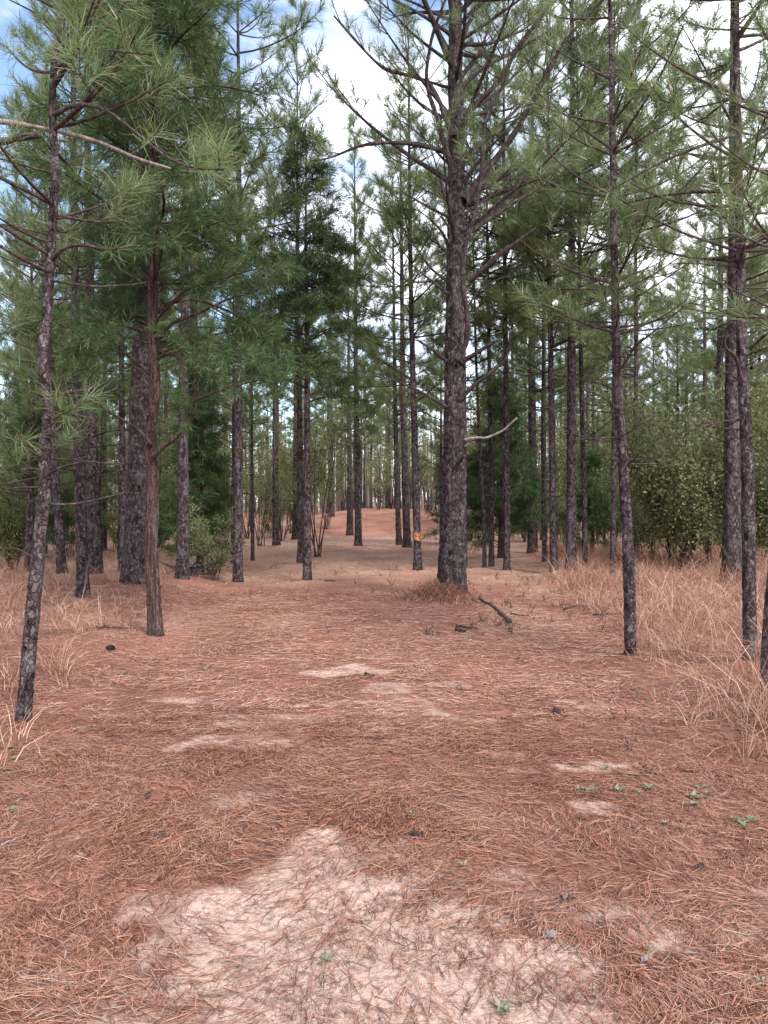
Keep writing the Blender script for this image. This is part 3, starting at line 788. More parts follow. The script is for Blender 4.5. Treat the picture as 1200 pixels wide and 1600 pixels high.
for k in range(32):
    z = rng.uniform(5.4, 9.8); az = rng.random() * TAU; L_ = rng.uniform(1.8, 4.4); x_, y_ = BP['txy'](z)
    P = branch_line(rng, np.array([x_, y_, z]), az, L_, rng.uniform(.3, .85), rng.uniform(.5, 1.05), 14, .10)
    tw_ = twigs_on(rng, P, .35, 2.4, .3, 1.0, .3, .3, 6)
    gen_branch(BP, P, .012 + .009 * L_, M_LIMB_BACKLIT)
    brs.append((P[3:], L_))
up = pine_branches(rng, 0, BP['H'], BP['txy'], 9.6, 3.6, whorl=.5)
for P, L in up: gen_branch(BP, P, .012 + .012 * L)
mb = MB()
long = []
for L, ln in brs:        # side branchlets on the live limbs
    sb = twigs_on(rng, L, .15, 3.2, .4, 1.5, .42, .35, 7)
    mb.add(*tubes(sb, np.broadcast_to(np.linspace(.010, .004, 7), sb.shape[:2]), 4), 0)
    long += [(s, np.linalg.norm(s[-1] - s[0])) for s in sb]
    long.append((L, ln))
crown_from(rng, long, T_BIG, mb, 0, 1, per_m=3.2, t0=.45, sub=True, draw_branch=False, dens=.55)
crown_from(rng, up, T_BIG, mb, 0, 1, per_m=4.2, draw_branch=False)
link('crown', mb.mesh('crown', [M_TWIG, M_PINE]), BP['root'])

def near_pine(pts, w, H, cb, spread, label, seed, limbs=(), dead=10, dens=1.0, tmpl=None, per_m=4.5, d=None, whorl=.45, dead_lo=1.0):
    T = near_tree('pine_tree', pts, w, H, label, d=d)
    rng = RNG(seed)
    br = pine_branches(rng, 0, T['H'], T['txy'], cb, spread, whorl=whorl)
    mb = MB()
    for P, L in br: gen_branch(T, P, .007 + .007 * L, M_TWIG)
    for lp in limbs:
        pts_, r0, r1, a, b, live = lp
        Lp = limb_px(T, pts_, r0, r1, a, b, M_TWIG, 12, twig=None if live else (.3, 5, .08, .35, .3, .1, 4))
        if live: br.append((Lp, np.linalg.norm(np.diff(Lp, axis=0), axis=1).sum()))
    for k in range(dead):
        z = rng.uniform(dead_lo, cb + .5); x, y = T['txy'](z); L = rng.uniform(.15, .9)
        P = branch_line(rng, np.array([x, y, z]), rng.random() * TAU, L, rng.uniform(-.2, .5), rng.uniform(-.3, .7), 7, .16)
        gen_branch(T, P, .006 + .005 * L, M_TWIG, twigs_on(rng, P, .3, 5, .06, .3, .3, .1) if L > .35 else None)
    crown_from(rng, br, tmpl or T_NEAR, mb, 0, 1, tw_r=.004, per_m=per_m, draw_branch=False, dens=dens)
    link('crown', mb.mesh('crown', [M_TWIG, M_PINE]), T['root'])
    return T

near_pine([(34, 1145), (47, 1000), (63, 833), (72, 750), (69, 717), (76, 650), (73, 617), (68, 567), (69, 530), (73, 500), (75, 450), (80, 375), (86, 275), (82, 165), (88, 65), (102, 10)],
          23, 7.4, 3.1, 1.35, 'thin crooked leaning pine with flaky bark and long needle tufts in dry grass', 21, [
    ([(82, 405), (100, 388), (130, 383), (165, 390), (185, 388)], .016, .006, -.1, -.5, 1),
    ([(76, 650), (95, 648), (112, 640)], .007, .004, -.05, -.3, 1),
    ([(70, 705), (50, 690), (30, 680), (19, 690)], .007, .004, -.05, -.35, 1),
    ([(72, 705), (90, 700), (110, 688)], .006, .004, 0, .4, 1),
    ([(84, 180), (120, 163), (165, 172), (210, 205), (260, 245), (300, 262), (350, 265)], .014, .005, 0, -.8, 1),
    ([(86, 70), (120, 45), (160, 25), (220, 5)], .012, .005, 0, .5, 1),
    ([(88, 70), (130, 75), (180, 80), (235, 85)], .010, .004, 0, -.6, 1),
    ([(66, 735), (45, 732), (30, 737)], .008, .005, 0, -.2, 0),
    ([(66, 745), (40, 750), (0, 758), (-30, 765)], .008, .004, 0, .3, 0),
    ([(66, 761), (30, 762), (-10, 766)], .006, .003, 0, -.2, 0),
    ([(80, 270), (50, 262), (10, 250), (-30, 245)], .009, .004, 0, -.4, 0),
], dead=14, dens=.55)
near_pine([(986, 1036), (983, 900), (978, 800), (971, 690), (965, 600), (961, 470), (959, 350), (957, 220), (955, 80), (953, 0)],
          18.5, 8.6, 3.2, 1.5, 'leaning brown pine with thin bare twigs at the edge of the dry grass', 33, [
    ([(966, 640), (940, 620), (908, 608)], .010, .004, 0, -.5, 0),
    ([(972, 575), (990, 545), (1006, 527)], .016, .008, 0, -.3, 0),
    ([(980, 727), (990, 718), (998, 709)], .012, .005, 0, -.2, 0),
    ([(962, 380), (1010, 330), (1060, 305), (1135, 298)], .014, .005, 0, .6, 1),
], dead=30, dens=.75, tmpl=T_BIG, per_m=4.0, dead_lo=1.8)
near_pine([(1172, 1062), (1171, 950), (1169, 800), (1166, 680), (1160, 560), (1157, 420), (1154, 280), (1151, 120), (1150, 0)],
          21, 9.2, 3.6, 1.8, 'flaky barked pine in the tall dry grass in front of the thick old pine', 45, [
    ([(1160, 595), (1150, 560), (1132, 540), (1136, 515)], .018, .012, -.05, -.3, 0),
    ([(1172, 545), (1200, 520), (1240, 500)], .016, .008, 0, -.4, 0),
    ([(1174, 575), (1205, 560), (1240, 550)], .014, .006, 0, .3, 0),
    ([(1152, 300), (1080, 300), (1000, 312), (940, 330)], .018, .006, 0, .4, 1),
    ([(1152, 210), (1090, 230), (1020, 260), (950, 300)], .016, .006, 0, -.5, 1),
], dead=26, dens=.8, tmpl=T_BIG, per_m=4.2, dead_lo=2.0)
near_pine([(1194, 1118), (1195, 1050), (1200, 960), (1207, 880), (1215, 760), (1222, 600)], 14, 6.0, 2.9, 1.0,
          'dark young pine leaning away at the outer end of the dry grass', 51, dead=4, dens=.7)
# pine just outside the left of the frame: its dead limbs and tufts reach in
OUT = near_pine([(-150, 1120), (-152, 900), (-155, 600), (-160, 200), (-160, 0)], 40, 9, 2.6, 1.9, 'stout pine with bleached broken limbs beside the thin crooked pine', 63, dead=6, dens=.45, d=5.9)
limb_px(OUT, [(-158, 180), (-60, 188), (0, 190), (60, 199), (120, 212), (170, 228), (215, 248), (266, 263)], .027, .008, -.2, -.7, M_DEADWOOD, 22, True, label='long pale bleached dead branch')
limb_px(OUT, [(-158, 245), (-60, 232), (0, 222), (35, 214), (60, 211)], .032, .022, -.2, -.8, M_PINE_BARK, 14, True, label='broken off stub of a dead branch')

# ------------------------------------------------------------------ red cedars
def cedar_crown(rng, mb, txy, z0, H, spread, n_br, tmpl, mi=(0, 1), per_m=11, droop=.2, scl=1.0, branch_obj=None):
    pos, dr = [], []
    for k in range(n_br):
        f = rng.random() ** .85
        z = z0 + (H - z0) * f
        L = max(.2, spread * (1 - f) ** .7 * rng.uniform(.45, 1.12) * (.7 + .3 * min(1, f * 6 + .3)))
        x, y = txy(z)
        P = branch_line(rng, np.array([x, y, z]), rng.random() * TAU, L, rng.uniform(.1, .7), rng.uniform(-.3, .5) - droop, 8, .16)
        r = np.linspace(.006 + .008 * L, .003, 8)
        if branch_obj and L > .9: branch_obj(P, r)
        else: mb.add(*tubes(P, r, 4), mi[0])
        tw = twigs_on(rng, P, .22, per_m, .12, .6, .36, .05, 4)
        mb.add(*tubes(tw, np.broadcast_to(np.linspace(.0035, .002, 4), tw.shape[:2]), 3), mi[0])
        for u in (1, 2, 3):
            pos.append(tw[:, u]); d = tw[:, u] - tw[:, u - 1]
            dr.append(nrm(d) + .5 * rng.normal(size=d.shape) + np.array([0, 0, -.25]))
        pos.append(P[-1:]); dr.append(P[-1:] - P[-2:-1])
    pos, dr = np.concatenate(pos), np.concatenate(dr)
    place(mb, tmpl, pos, dr, rng.uniform(.7, 1.25, len(pos)) * scl, rng, mi[1])

def cedar_tree(pts, w, H, z0, spread, n_br, label, seed, tmpl, limbs=(), per_m=11, droop=.2, bark=None):
    T = near_tree('cedar_tree', pts, w, H, label, bark=bark or M_RED_BARK, plate=(.022, .22), dep=.006, flare=.35, sides=36, rings=260, cat='cedar tree')
    rng = RNG(seed); mb = MB()
    for pts_, r0, r1, a, b in limbs: 
        Lp = limb_px(T, pts_, r0, r1, a, b, M_RED_BARK, 14)
        tw = twigs_on(rng, Lp, .42, 16, .1, .5, .3, .0, 4)
        mb.add(*tubes(tw, np.broadcast_to(np.linspace(.004, .002, 4), tw.shape[:2]), 3), 0)
        q = np.concatenate([tw[:, 2], tw[:, 3]]); dq = np.concatenate([tw[:, 2] - tw[:, 1], tw[:, 3] - tw[:, 2]])
        place(mb, tmpl, q, dq + .03 * rng.normal(size=dq.shape), rng.uniform(.7, 1.2, len(q)), rng, 1)
    def bo(P, r):
        m_ = MB(); m_.add(*tubes(P, r * 1.3, 6)); link('branch', m_.mesh('branch', [M_RED_BARK]), T['root'])
    cedar_crown(rng, mb, T['txy'], z0, T['H'], spread, n_br, tmpl, per_m=per_m, droop=droop, branch_obj=bo)
    link('crown', mb.mesh('crown', [M_TWIG, M_CEDAR]), T['root'])
    return T

cedar_tree([(243, 1006), (240, 930), (236, 850), (239, 765), (236, 690), (242, 605), (238, 520), (240, 400), (243, 250), (246, 100), (248, 0)], 22, 9.0, 3.0, 1.9, 135,
           'reddish barked cedar with curving low limbs and dark drooping foliage beside the lane', 7, T_CEDAR_N, [
    ([(241, 712), (255, 698), (275, 683), (292, 668), (303, 640), (306, 615), (303, 580)], .030, .014, -.1, -.5),
    ([(304, 625), (330, 615), (362, 605), (400, 595), (440, 590)], .014, .006, -.5, -.9),
    ([(236, 694), (215, 670), (190, 655), (165, 640), (148, 620), (135, 595), (126, 578)], .022, .008, -.1, -.6),
    ([(234, 650), (205, 630), (170, 610), (150, 605)], .014, .006, -.1, .3),
    ([(236, 600), (215, 575), (180, 565), (160, 560)], .014, .006, 0, -.4),
    ([(244, 500), (262, 480), (290, 455), (330, 440)], .022, .008, 0, -.4),
    ([(244, 530), (270, 505), (310, 490), (350, 470), (410, 450), (440, 430)], .020, .007, 0, .5),
    ([(242, 640), (262, 636), (290, 628)], .010, .005, 0, .4),
    ([(241, 562), (285, 545), (335, 548), (385, 562), (425, 583)], .016, .005, 0, -.7),
    ([(242, 485), (295, 468), (360, 488), (410, 520), (440, 552)], .016, .005, 0, .4),
    ([(240, 548), (290, 560), (330, 585), (355, 605)], .012, .004, 0, .5),
    ([(239, 590), (200, 556), (150, 543), (105, 552)], .014, .005, 0, -.5),
    ([(240, 525), (265, 530), (300, 548), (320, 575)], .012, .004, 0, -.9),
])
cedar_tree([(480, 912), (480, 830), (480, 740), (480, 640), (480, 500), (478, 380), (478, 300)], 13, 8.3, 3.3, 1.8, 115,
           'slim cedar with hanging dark foliage above a bare straight trunk in the lane', 9, T_CEDAR, per_m=11, droop=.35, bark=M_PINE_BARK)

# bushy cedars with foliage down to the ground
def bushy_cedar(loc, H, spread, label, seed, n_br=120, per_m=9):
    z0 = float(ground_h(loc[0], loc[1]))
    root = thing('cedar_tree', (loc[0], loc[1], z0), label, 'cedar tree')
    rng = RNG(seed); mt = MB(); r = .03 + .012 * H
    C = np.array([[0, 0, -.1], [.03, .02, H * .4], [0, .02, H * .98]])
    trunk_into(mt, C, [r, r * .6, .008], 40, 12, (.03, .2), .004, .3, seed)
    link('trunk', mt.mesh('trunk', [M_RED_BARK]), root)
    mb = MB(); cedar_crown(rng, mb, lambda z: (0, 0), .25, H, spread, n_br, T_CEDAR, per_m=per_m, droop=.05, scl=1.15)
    link('crown', mb.mesh('crown', [M_TWIG, M_CEDAR]), root)
    return root
bushy_cedar((wx(312, 17), 17.0), 4.5, 1.0, 'dark bushy cedar with foliage to the ground behind the brush heap', 71)
bushy_cedar((wx(782, 22.5), 22.5), 5.2, 1.75, 'wide dark bushy cedar behind the slim pines', 72, 150)
bushy_cedar((wx(925, 22), 22.0), 2.9, 1.0, 'low dark bushy cedar behind the thick straight pine', 73, 70)
bushy_cedar((wx(60, 21), 21.0), 6.5, 2.0, 'tall dark bushy cedar behind the crooked pine', 74, 130)
bushy_cedar((wx(696, 31), 31.0), 3.4, .8, 'small narrow cedar behind the big lane pine', 75, 50)

# ------------------------------------------------------------------ leafy shrubs
def shrub_meshes(seed, H, spread, stems, tmpl, lm, dens, bare_low=.3):
    rng = RNG(seed); ms, mf = [], MB()
    pos, dr = [], []
    for k in range(stems):
        az = rng.random() * TAU; L = H * rng.uniform(.7, 1.05)
        P = branch_line(rng, np.array([rng.normal(0, .08), rng.normal(0, .08), -.08]), az, L, rng.uniform(1.0, 1.45), rng.uniform(.9, 1.3), 10, .10)
        P[:, :2] *= spread / (H * .45)
        m_ = MB(); m_.add(*tubes(P, np.linspace(.006 + .0028 * H, .003, 10), 6)); ms.append(m_)
        tw = twigs_on(rng, P, bare_low, dens, .3, 1.3, .32, .3, 6)
        mf.add(*tubes(tw, np.broadcast_to(np.linspace(.007, .003, 6), tw.shape[:2]), 3), 0)
        for t_ in tw:
            t2 = twigs_on(rng, t_, .3, 9, .1, .4, .4, .2, 3)
            mf.add(*tubes(t2, np.broadcast_to(np.linspace(.003, .0015, 3), t2.shape[:2]), 3), 0)
            pos += [t2[:, -1], t2[:, 1], t_[-2:]]; dr += [t2[:, -1] - t2[:, 0], t2[:, -1] - t2[:, 0], t_[-2:] - t_[-3:-1]]
    pos, dr = np.concatenate(pos), np.concatenate(dr)
    kp = fbm(pos[:, 0] * 2.2 + pos[:, 2] * 1.3 + 20, pos[:, 1] * 2.2 + pos[:, 2] * 1.7 + 20, seed, 3) > .40
    pos, dr = pos[kp], dr[kp]
    place(mf, tmpl, pos, dr + 1e-4, rng.uniform(.5, 1.6, len(pos)), rng, 1)
    return [m_.mesh('stem', [M_TWIG]) for m_ in ms], mf.mesh('foliage', [M_TWIG, lm])
SHRUBS = [shrub_meshes(81, 3.7, 1.6, 12, T_LEAF, M_LEAF, 7, .06), shrub_meshes(82, 2.6, 1.2, 8, T_LEAF, M_LEAF, 6, .06), shrub_meshes(83, 4.6, 1.5, 9, T_YLEAF, M_YLEAF, 4, .4)]
def shrub(k, loc, s, rz, label, group=None, name='leafy_shrub'):
    z = float(ground_h(loc[0], loc[1]))
    root = thing(name, (loc[0], loc[1], z), label, 'shrub', group, rz, s)
    for st in SHRUBS[k][0]: link('stem', st, root)
    link('foliage', SHRUBS[k][1], root)
shrub(0, (wx(1062, 16.8), 16.8), 1.25, .3, 'large glossy leaved evergreen shrub between the leaning pine and thick old pine')
shrub(0, (wx(1225, 16.0), 16.0), 1.1, 2.2, 'glossy leaved evergreen shrub behind the flaky barked pine')
shrub(1, (wx(1010, 19), 19.0), 1.2, 1.2, 'darker evergreen shrub deep behind the pale pine')
shrub(1, (wx(1120, 19), 19.0), 1.5, 4.0, 'evergreen shrub deep behind the thick old pine')
shrub(2, (wx(497, 23.2), 23.2), 1.05, .7, 'many stemmed small tree with thin yellowish green leaves beside the lane', name='slender_shrub')
shrub(2, (wx(590, 44), 50.0), .8, 2.0, 'yellowish green shrub behind the mound', name='slender_shrub')
shrub(1, (wx(338, 15.6), 15.6), .62, 2.9, 'low leafy shrub at the foot of the dark bushy cedar')
MARKS = [(-60, 'the stout pine with bleached limbs'), (40, 'the thin crooked pine'), (130, 'the rough barked pine'), (225, 'the reddish cedar'), (310, 'the bushy cedar by the brush heap'), (372, 'the straight lane edge pine'),
         (432, 'the sturdy pine past the yellowish shrub'), (490, 'the slim hanging cedar'), (550, 'the low branched pine at the mound'), (630, 'the close pair of mound pines'), (706, 'the big lane pine'),
         (775, 'the wide dark bushy cedar'), (893, 'the thick straight lane edge pine'), (985, 'the leaning brown pine'), (1066, 'the large glossy shrub'), (1150, 'the thick old pine'), (1240, 'the dark young leaning pine')]
def mark(x, y):
    px = 600 + x / y * F_PX
    return min(MARKS, key=lambda q: abs(q[0] - px))[1]
def stand_label(x, y, sap):
    tier = 0 if y < 36 else 1 if y < 60 else 2
    a = ('low branched young pine', 'young bushy pine farther back', 'small far young pine')[tier] if sap else ('slender tall pine', 'more distant slender pine', 'faint far off pine')[tier]
    return a + ' in the stand behind ' + mark(x, y)
SB = 'low evergreen shrubs in the shade of the stand'
rng = RNG(88)
for k, (px, d) in enumerate([(20, 17), (110, 22), (180, 24), (250, 26), (10, 26), (90, 30), (330, 30), (880, 27), (960, 25), (1050, 26), (1150, 24), (1190, 20), (830, 32), (720, 34), (420, 37), (220, 34)]):
    shrub(1 if k % 3 else 0, (wx(px, d), d), rng.uniform(.55, 1.0), rng.random() * 6, 'low evergreen shrub among the trunks ' + ('far ' if d > 25 else '') + 'behind ' + mark(wx(px, d), d), SB)

YS = 'yellowish green shrubs around the lane'
for k, (px, d) in enumerate([(405, 29), (440, 33), (455, 40), (385, 36), (510, 41), (345, 38), (470, 47), (712, 41), (735, 33), (700, 50), (820, 36), (300, 32), (540, 57), (600, 60), (650, 58), (930, 34), (1010, 30), (70, 34), (150, 40)]):
    shrub(2, (wx(px, d), d), rng.uniform(.75, 1.25), rng.random() * 6, 'thin leaved yellowish shrub ' + ('far ' if d > 38 else '') + 'behind ' + mark(wx(px, d), d), YS, 'slender_shrub')

for k in range(58):
    d = rng.uniform(40, 70); px = rng.uniform(-40, 1240)
    if 475 < px < 700 and d < 57: continue
    shrub(2, (wx(px, d), d), rng.uniform(1.0, 1.9), rng.random() * 6, ('tall ' if k % 2 else 'broad ') + 'pale green leafy sapling far back behind ' + mark(wx(px, d), d), 'pale leafy saplings far back in the stand', 'leafy_sapling')
# ------------------------------------------------------------------ the stand behind: pines one by one, sharing their meshes
rng = RNG(2024)
feet = [np.array([wx(p[0][0][0], depth(p[0][0][1])), depth(p[0][0][1])]) for p in HERO]
cand = 0; placed = []
def lane_clear(x, y):
    px = 600 + x / y * F_PX
    if y < 38: return px < 345 or px > 820
    if y < 54: return px < 485 or px > 695
    return True
while len(placed) < 235 and cand < 12000:
    cand += 1
    y = 18 + 72 * rng.random() ** .95; x = rng.uniform(-.60, .60) * (y + 4)
    if not lane_clear(x, y): continue
    if any((x - q[0]) ** 2 + (y - q[1]) ** 2 < 1.5 ** 2 for q in placed): continue
    if any(np.hypot(x - f[0], y - f[1]) < 1.3 for f in feet): continue
    px = 600 + x / y * F_PX
    if y < 56 and 440 < px < 655: continue
    placed.append((x, y))
G1 = 'pines of the stand around the clearing'
protos = {}
for k, (x, y) in enumerate(placed):
    sap = rng.random() < .30
    v = int(rng.integers(6, 8)) if sap else int(rng.integers(0, 6))
    tm, cm, H = STAND[v]
    s = rng.uniform(.45, .95) if sap else rng.uniform(.90, 1.25)
    px = 600 + x / y * F_PX
    loc = (x, y, float(ground_h(x, y)))
    lab = stand_label(x, y, sap)
    grp = G1 if not sap else 'young pines in the stand'
    if v not in protos:
        root = thing('pine_tree', loc, lab, 'pine tree', grp, rng.random() * TAU, s)
        KIDS[root.name] = (link('trunk', tm, root), link('crown', cm, root))
        protos[v] = root
    else:
        r_ = copy_thing(protos[v], loc, rng.random() * TAU, s, lab, grp)
        r_['group'] = grp

for k, (px, d) in enumerate([(15, 17), (72, 23), (165, 27), (250, 29), (335, 26), (25, 29), (185, 21), (835, 27), (945, 25), (1030, 23), (1100, 27), (405, 43), (450, 50), (720, 45), (505, 56), (645, 62), (592, 66), (330, 44), (760, 40), (1180, 25), (870, 34), (120, 34)]):
    x, y = wx(px, d), float(d)
    copy_thing(protos[6 + k % 2], (x, y, float(ground_h(x, y))), rng.random() * TAU, rng.uniform(.32, .62), 'short dense young pine ' + ('far ' if d > 35 else '') + 'in the understory behind ' + mark(x, y), 'young pines in the stand')
# ------------------------------------------------------------------ far leafless wood, one mass
rng = RNG(404); mb = MB()
Nn = 2500
yy = rng.uniform(70, 130, Nn); xx = rng.uniform(-.72, .72, Nn) * yy
hh = rng.uniform(3, 13, Nn)
zb = ground_h(xx, yy)
t = np.linspace(0, 1, 5)[None, :, None]
P = np.stack([xx, yy, zb - .1], -1)[:, None] + t * np.stack([rng.normal(0, .35, Nn), rng.normal(0, .3, Nn), hh], -1)[:, None] + np.concatenate([rng.normal(0, .08, (Nn, 5, 2)), np.zeros((Nn, 5, 1))], -1)
mb.add(*tubes(P, np.linspace(1, .25, 5)[None] * (.02 + .007 * hh)[:, None], 3))
for rep in range(4):
    u = rng.integers(0, 4, Nn); o_ = P[np.arange(Nn), u] + (P[np.arange(Nn), u + 1] - P[np.arange(Nn), u]) * rng.random((Nn, 1))
    d_ = nrm(np.stack([rng.normal(0, 1, Nn), rng.normal(0, 1, Nn), rng.uniform(.3, 1.6, Nn)], -1)) * rng.uniform(.6, 2.2, (Nn, 1))
    S = np.stack([o_, o_ + d_ * .5 + rng.normal(0, .07, (Nn, 3)), o_ + d_], 1)
    mb.add(*tubes(S, np.broadcast_to(np.array([.022, .017, .01]), (Nn, 3)), 3))
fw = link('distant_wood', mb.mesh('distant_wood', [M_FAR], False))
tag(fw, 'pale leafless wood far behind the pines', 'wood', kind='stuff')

# ------------------------------------------------------------------ dry grass
def blades(rng, x, y, h, w, lean, n=4, az=None):
    N = len(x); z = ground_h(x, y) + micro_h(x, y)
    az = rng.random(N) * TAU if az is None else az
    t = np.linspace(0, 1, n)
    bend = lean * rng.uniform(.3, 1.4, N)
    out = (t[None] ** 1.8) * (h * bend)[:, None]
    up = h[:, None] * (t[None] - .42 * np.minimum(bend, 1.5)[:, None] * t[None] ** 2.6)
    C = np.stack([x[:, None] + np.cos(az)[:, None] * out, y[:, None] + np.sin(az)[:, None] * out, z[:, None] - .01 + up], -1)
    C += rng.normal(0, .012, C.shape) * t[None, :, None] * np.minimum(h, .6)[:, None, None]
    a2 = rng.random(N) * TAU
    s = np.stack([np.cos(a2), np.sin(a2), np.zeros(N)], -1)[:, None] * (w[:, None] * np.linspace(1, .25, n)[None])[:, :, None] * .5
    V = np.stack([C - s, C + s], 2)                       # N,n,2,3
    k = np.arange(n - 1)[:, None] * 2
    q = k + np.array([[0, 1, 3, 2]])
    F = (np.arange(N)[:, None, None] * (2 * n) + q[None]).reshape(-1, 4)
    return V.reshape(-1, 3), F
def grass_density(x, y):
    e = .5 * (fbm(x * .9, y * .5, 201, 3) - .5)
    left = sstep(0, .7, -x - (2.15 + .17 * (y - 7)) + 1.1 * e) * sstep(4.9, 6.0, y + e) * (1 - sstep(20, 27, y))
    left = np.maximum(left, 1.0 * np.exp(-(((x + 2.45) / .5) ** 2 + ((y - 5.0) / .6) ** 2)))
    right = sstep(0, .6, x - (2.0 + .13 * (y - 6)) + .9 * e) * sstep(4.3, 5.0, y + e) * (1 - sstep(20, 27, y))
    mid = sstep(0, .8, x - .20 * y + .2 + e) * sstep(15.8, 17.5, y + e * 2) * (1 - sstep(24, 28, y))
    return np.clip(np.maximum(np.maximum(left, right), mid), 0, 1), left, right
def grass_patch(name, label, seed, N, xr, yr, hr, side):
    rng = RNG(seed)
    x = rng.uniform(*xr, N); y = yr[0] + (yr[1] - yr[0]) * rng.random(N) ** 1.5
    dn, a, b = grass_density(x, y)
    clump = .25 + .75 * sstep(.35, .65, fbm(x * 2.3, y * 2.3, 211, 2))
    k = (rng.random(N) < dn * clump) & (np.abs(x) < .62 * y + 1.2)
    x, y, dn = x[k], y[k], dn[k]
    h = rng.uniform(*hr, len(x)) * (.35 + .65 * dn) * (.6 + .8 * fbm(x * .8, y * .8, 221, 2))
    w = np.where(y < 9, .0040, .0072) * rng.uniform(.6, 1.4, len(x))
    # most blades belong to tussocks
    nt = max(1, len(x) // 34); c = rng.integers(0, nt, len(x)); inn = rng.random(len(x)) < .72
    ci = rng.choice(len(x), nt, replace=False); ts = rng.uniform(.6, 1.35, nt)
    ox, oy = rng.normal(0, .055, len(x)), rng.normal(0, .055, len(x))
    cx_, cy_ = x[ci][c], y[ci][c]
    az = np.where(inn, np.arctan2(oy, ox) + rng.normal(0, .5, len(x)), rng.random(len(x)) * TAU)
    h = np.where(inn, rng.uniform(*hr, len(x)) * (.4 + .6 * dn[ci][c]) * ts[c], h * .7)
    x = np.where(inn, cx_ + ox, x); y = np.where(inn, cy_ + oy, y)
    mb = MB(); mb.add(*blades(rng, x, y, h, w, 1.25, az=az))
    m = rng.random(len(x)) < .012
    mb.add(*blades(rng, x[m], y[m], h[m] * 1.1 + .35, w[m] * .8, .3))
    o = link(name, mb.mesh(name, [M_GRASS], False)); tag(o, label, 'grass', kind='stuff')
grass_patch('dry_grass', 'tall dry orange brown grass around the cedar and old pines', 501, 72000, (-16, -1.3), (4.0, 26), (.12, .46), 0)
grass_patch('dry_grass', 'tall dry orange brown grass around the leaning pines and shrubs', 502, 150000, (1.4, 14), (4.0, 25), (.18, .74), 1)

# ------------------------------------------------------------------ fallen needles
def needles(rng, x, y, L, w, loft, per=3, n=3, align=None):
    """fascicles of fallen needles lying on the floor"""
    N = len(x); z = ground_h(x, y) + micro_h(x, y)
    az0 = align if align is not None else rng.random(N) * TAU
    az = (az0[:, None] + rng.normal(0, .13, (N, per))).ravel()
    X0, Y0 = np.repeat(x, per), np.repeat(y, per)
    Ln = L * rng.uniform(.65, 1.2, N * per)
    lf = np.repeat(loft * rng.random(N) ** 1.6, per) + .003
    tilt = np.repeat(rng.normal(0, .06, N), per) + rng.normal(0, .03, N * per)
    t = np.linspace(-.5, .5, n)
    bend = np.repeat(rng.normal(0, .10, N), per)[:, None] * (t[None] * 2) ** 2 + 0
    dx, dy = np.cos(az)[:, None], np.sin(az)[:, None]
    s_ = t[None] * Ln[:, None]; q_ = bend * Ln[:, None]
    cx = X0[:, None] + dx * s_ - dy * q_; cy = Y0[:, None] + dy * s_ + dx * q_
    gz = ground_h(cx, cy) + micro_h(cx, cy)
    cz = np.maximum(gz + .002, np.repeat(z, per)[:, None] * .5 + gz * .5 + lf[:, None] + s_ * tilt[:, None])
    C = np.stack([cx, cy, cz], -1)
    ww = w * rng.uniform(.7, 1.3, N * per)[:, None, None] * np.array([1, 1, .5] if n == 3 else [1, .5])[None, :, None] * .5
    roll = rng.uniform(-.6, .6, N * per)[:, None]
    S = np.stack([-dy * np.cos(roll), dx * np.cos(roll), np.sin(roll)], -1) * ww
    V = np.stack([C - S, C + S], 2)
    V = V.reshape(N * per, 2 * n, 3)[:, :-1]; V[:, -1] = C[:, -1]
    q = np.array([[0, 1, 3], [0, 3, 2], [2, 3, 4]] if n == 3 else [[0, 1, 2]])
    F = (np.arange(N * per)[:, None, None] * (2 * n - 1) + q[None]).reshape(-1, 3)
    return V.reshape(-1, 3), F
def litter(name, label, seed, N, y0, y1, L, w, loft, per, n, pw, m=None):
    rng = RNG(seed)
    y = y0 + (y1 - y0) * rng.random(N) ** pw; x = rng.uniform(-1, 1, N) * (.56 * y + .5)
    c = 1 - bare(x, y)
    drift = .30 + .70 * sstep(.35, .6, fbm(x * 1.6 + 4, y * 2.6, 301, 3))
    k = rng.random(N) < (.15 + .85 * c ** 1.7) * drift
    x, y = x[k], y[k]
    al = (fbm(x * 1.1, y * 1.1, 311, 2) - .5) * 5 + rng.normal(0, .75, len(x))
    mb = MB(); mb.add(*needles(rng, x, y, L, w, loft, per, n, al))
    o = link(name, mb.mesh(name, [m or M_LITTER], False)); tag(o, label, 'pine needles', kind='stuff')
litter('needle_litter', 'thick mat of fallen reddish brown pine needles in the foreground', 601, 124000, 1.55, 5.6, .125, .0014, .016, 3, 3, .72)
litter('needle_litter', 'fallen reddish pine needles carpeting the lane toward the big pine', 602, 115000, 5.2, 13.5, .16, .0038, .016, 2, 2, .8, M_FADED_BRIGHT)
# fine grey debris on the bare sand
rng = RNG(603); N = 90000
y = 1.6 + 6.2 * rng.random(N) ** 1.5; x = rng.uniform(-1.2, 1.0, N) * (.25 + y * .25)
k = rng.random(N) < np.clip(bare(x, y), 0, 1) * (.03 + .75 * sstep(.42, .62, fbm(x * 4, y * 6, 341, 3))); x, y = x[k], y[k]
mb = MB(); mb.add(*needles(rng, x, y, .035, .0012, .005, 1, 3, None))
tag(link('sand_debris', mb.mesh('sand_debris', [M_DEBRIS], False)), 'fine greyish plant debris strewn over the bare sand', 'debris', kind='stuff')
rng = RNG(605); N = 38000
y = 12.5 + 38 * rng.random(N) ** 1.2; x = rng.uniform(-.45, .45, N) * y
k = rng.random(N) < .15 + .85 * sstep(.4, .62, fbm(x * 1.1, y * .8, 331, 3)); x, y = x[k], y[k]
mb = MB(); mb.add(*blades(rng, x, y, rng.uniform(.03, .10, len(x)), np.full(len(x), .009), 1.6, 3))
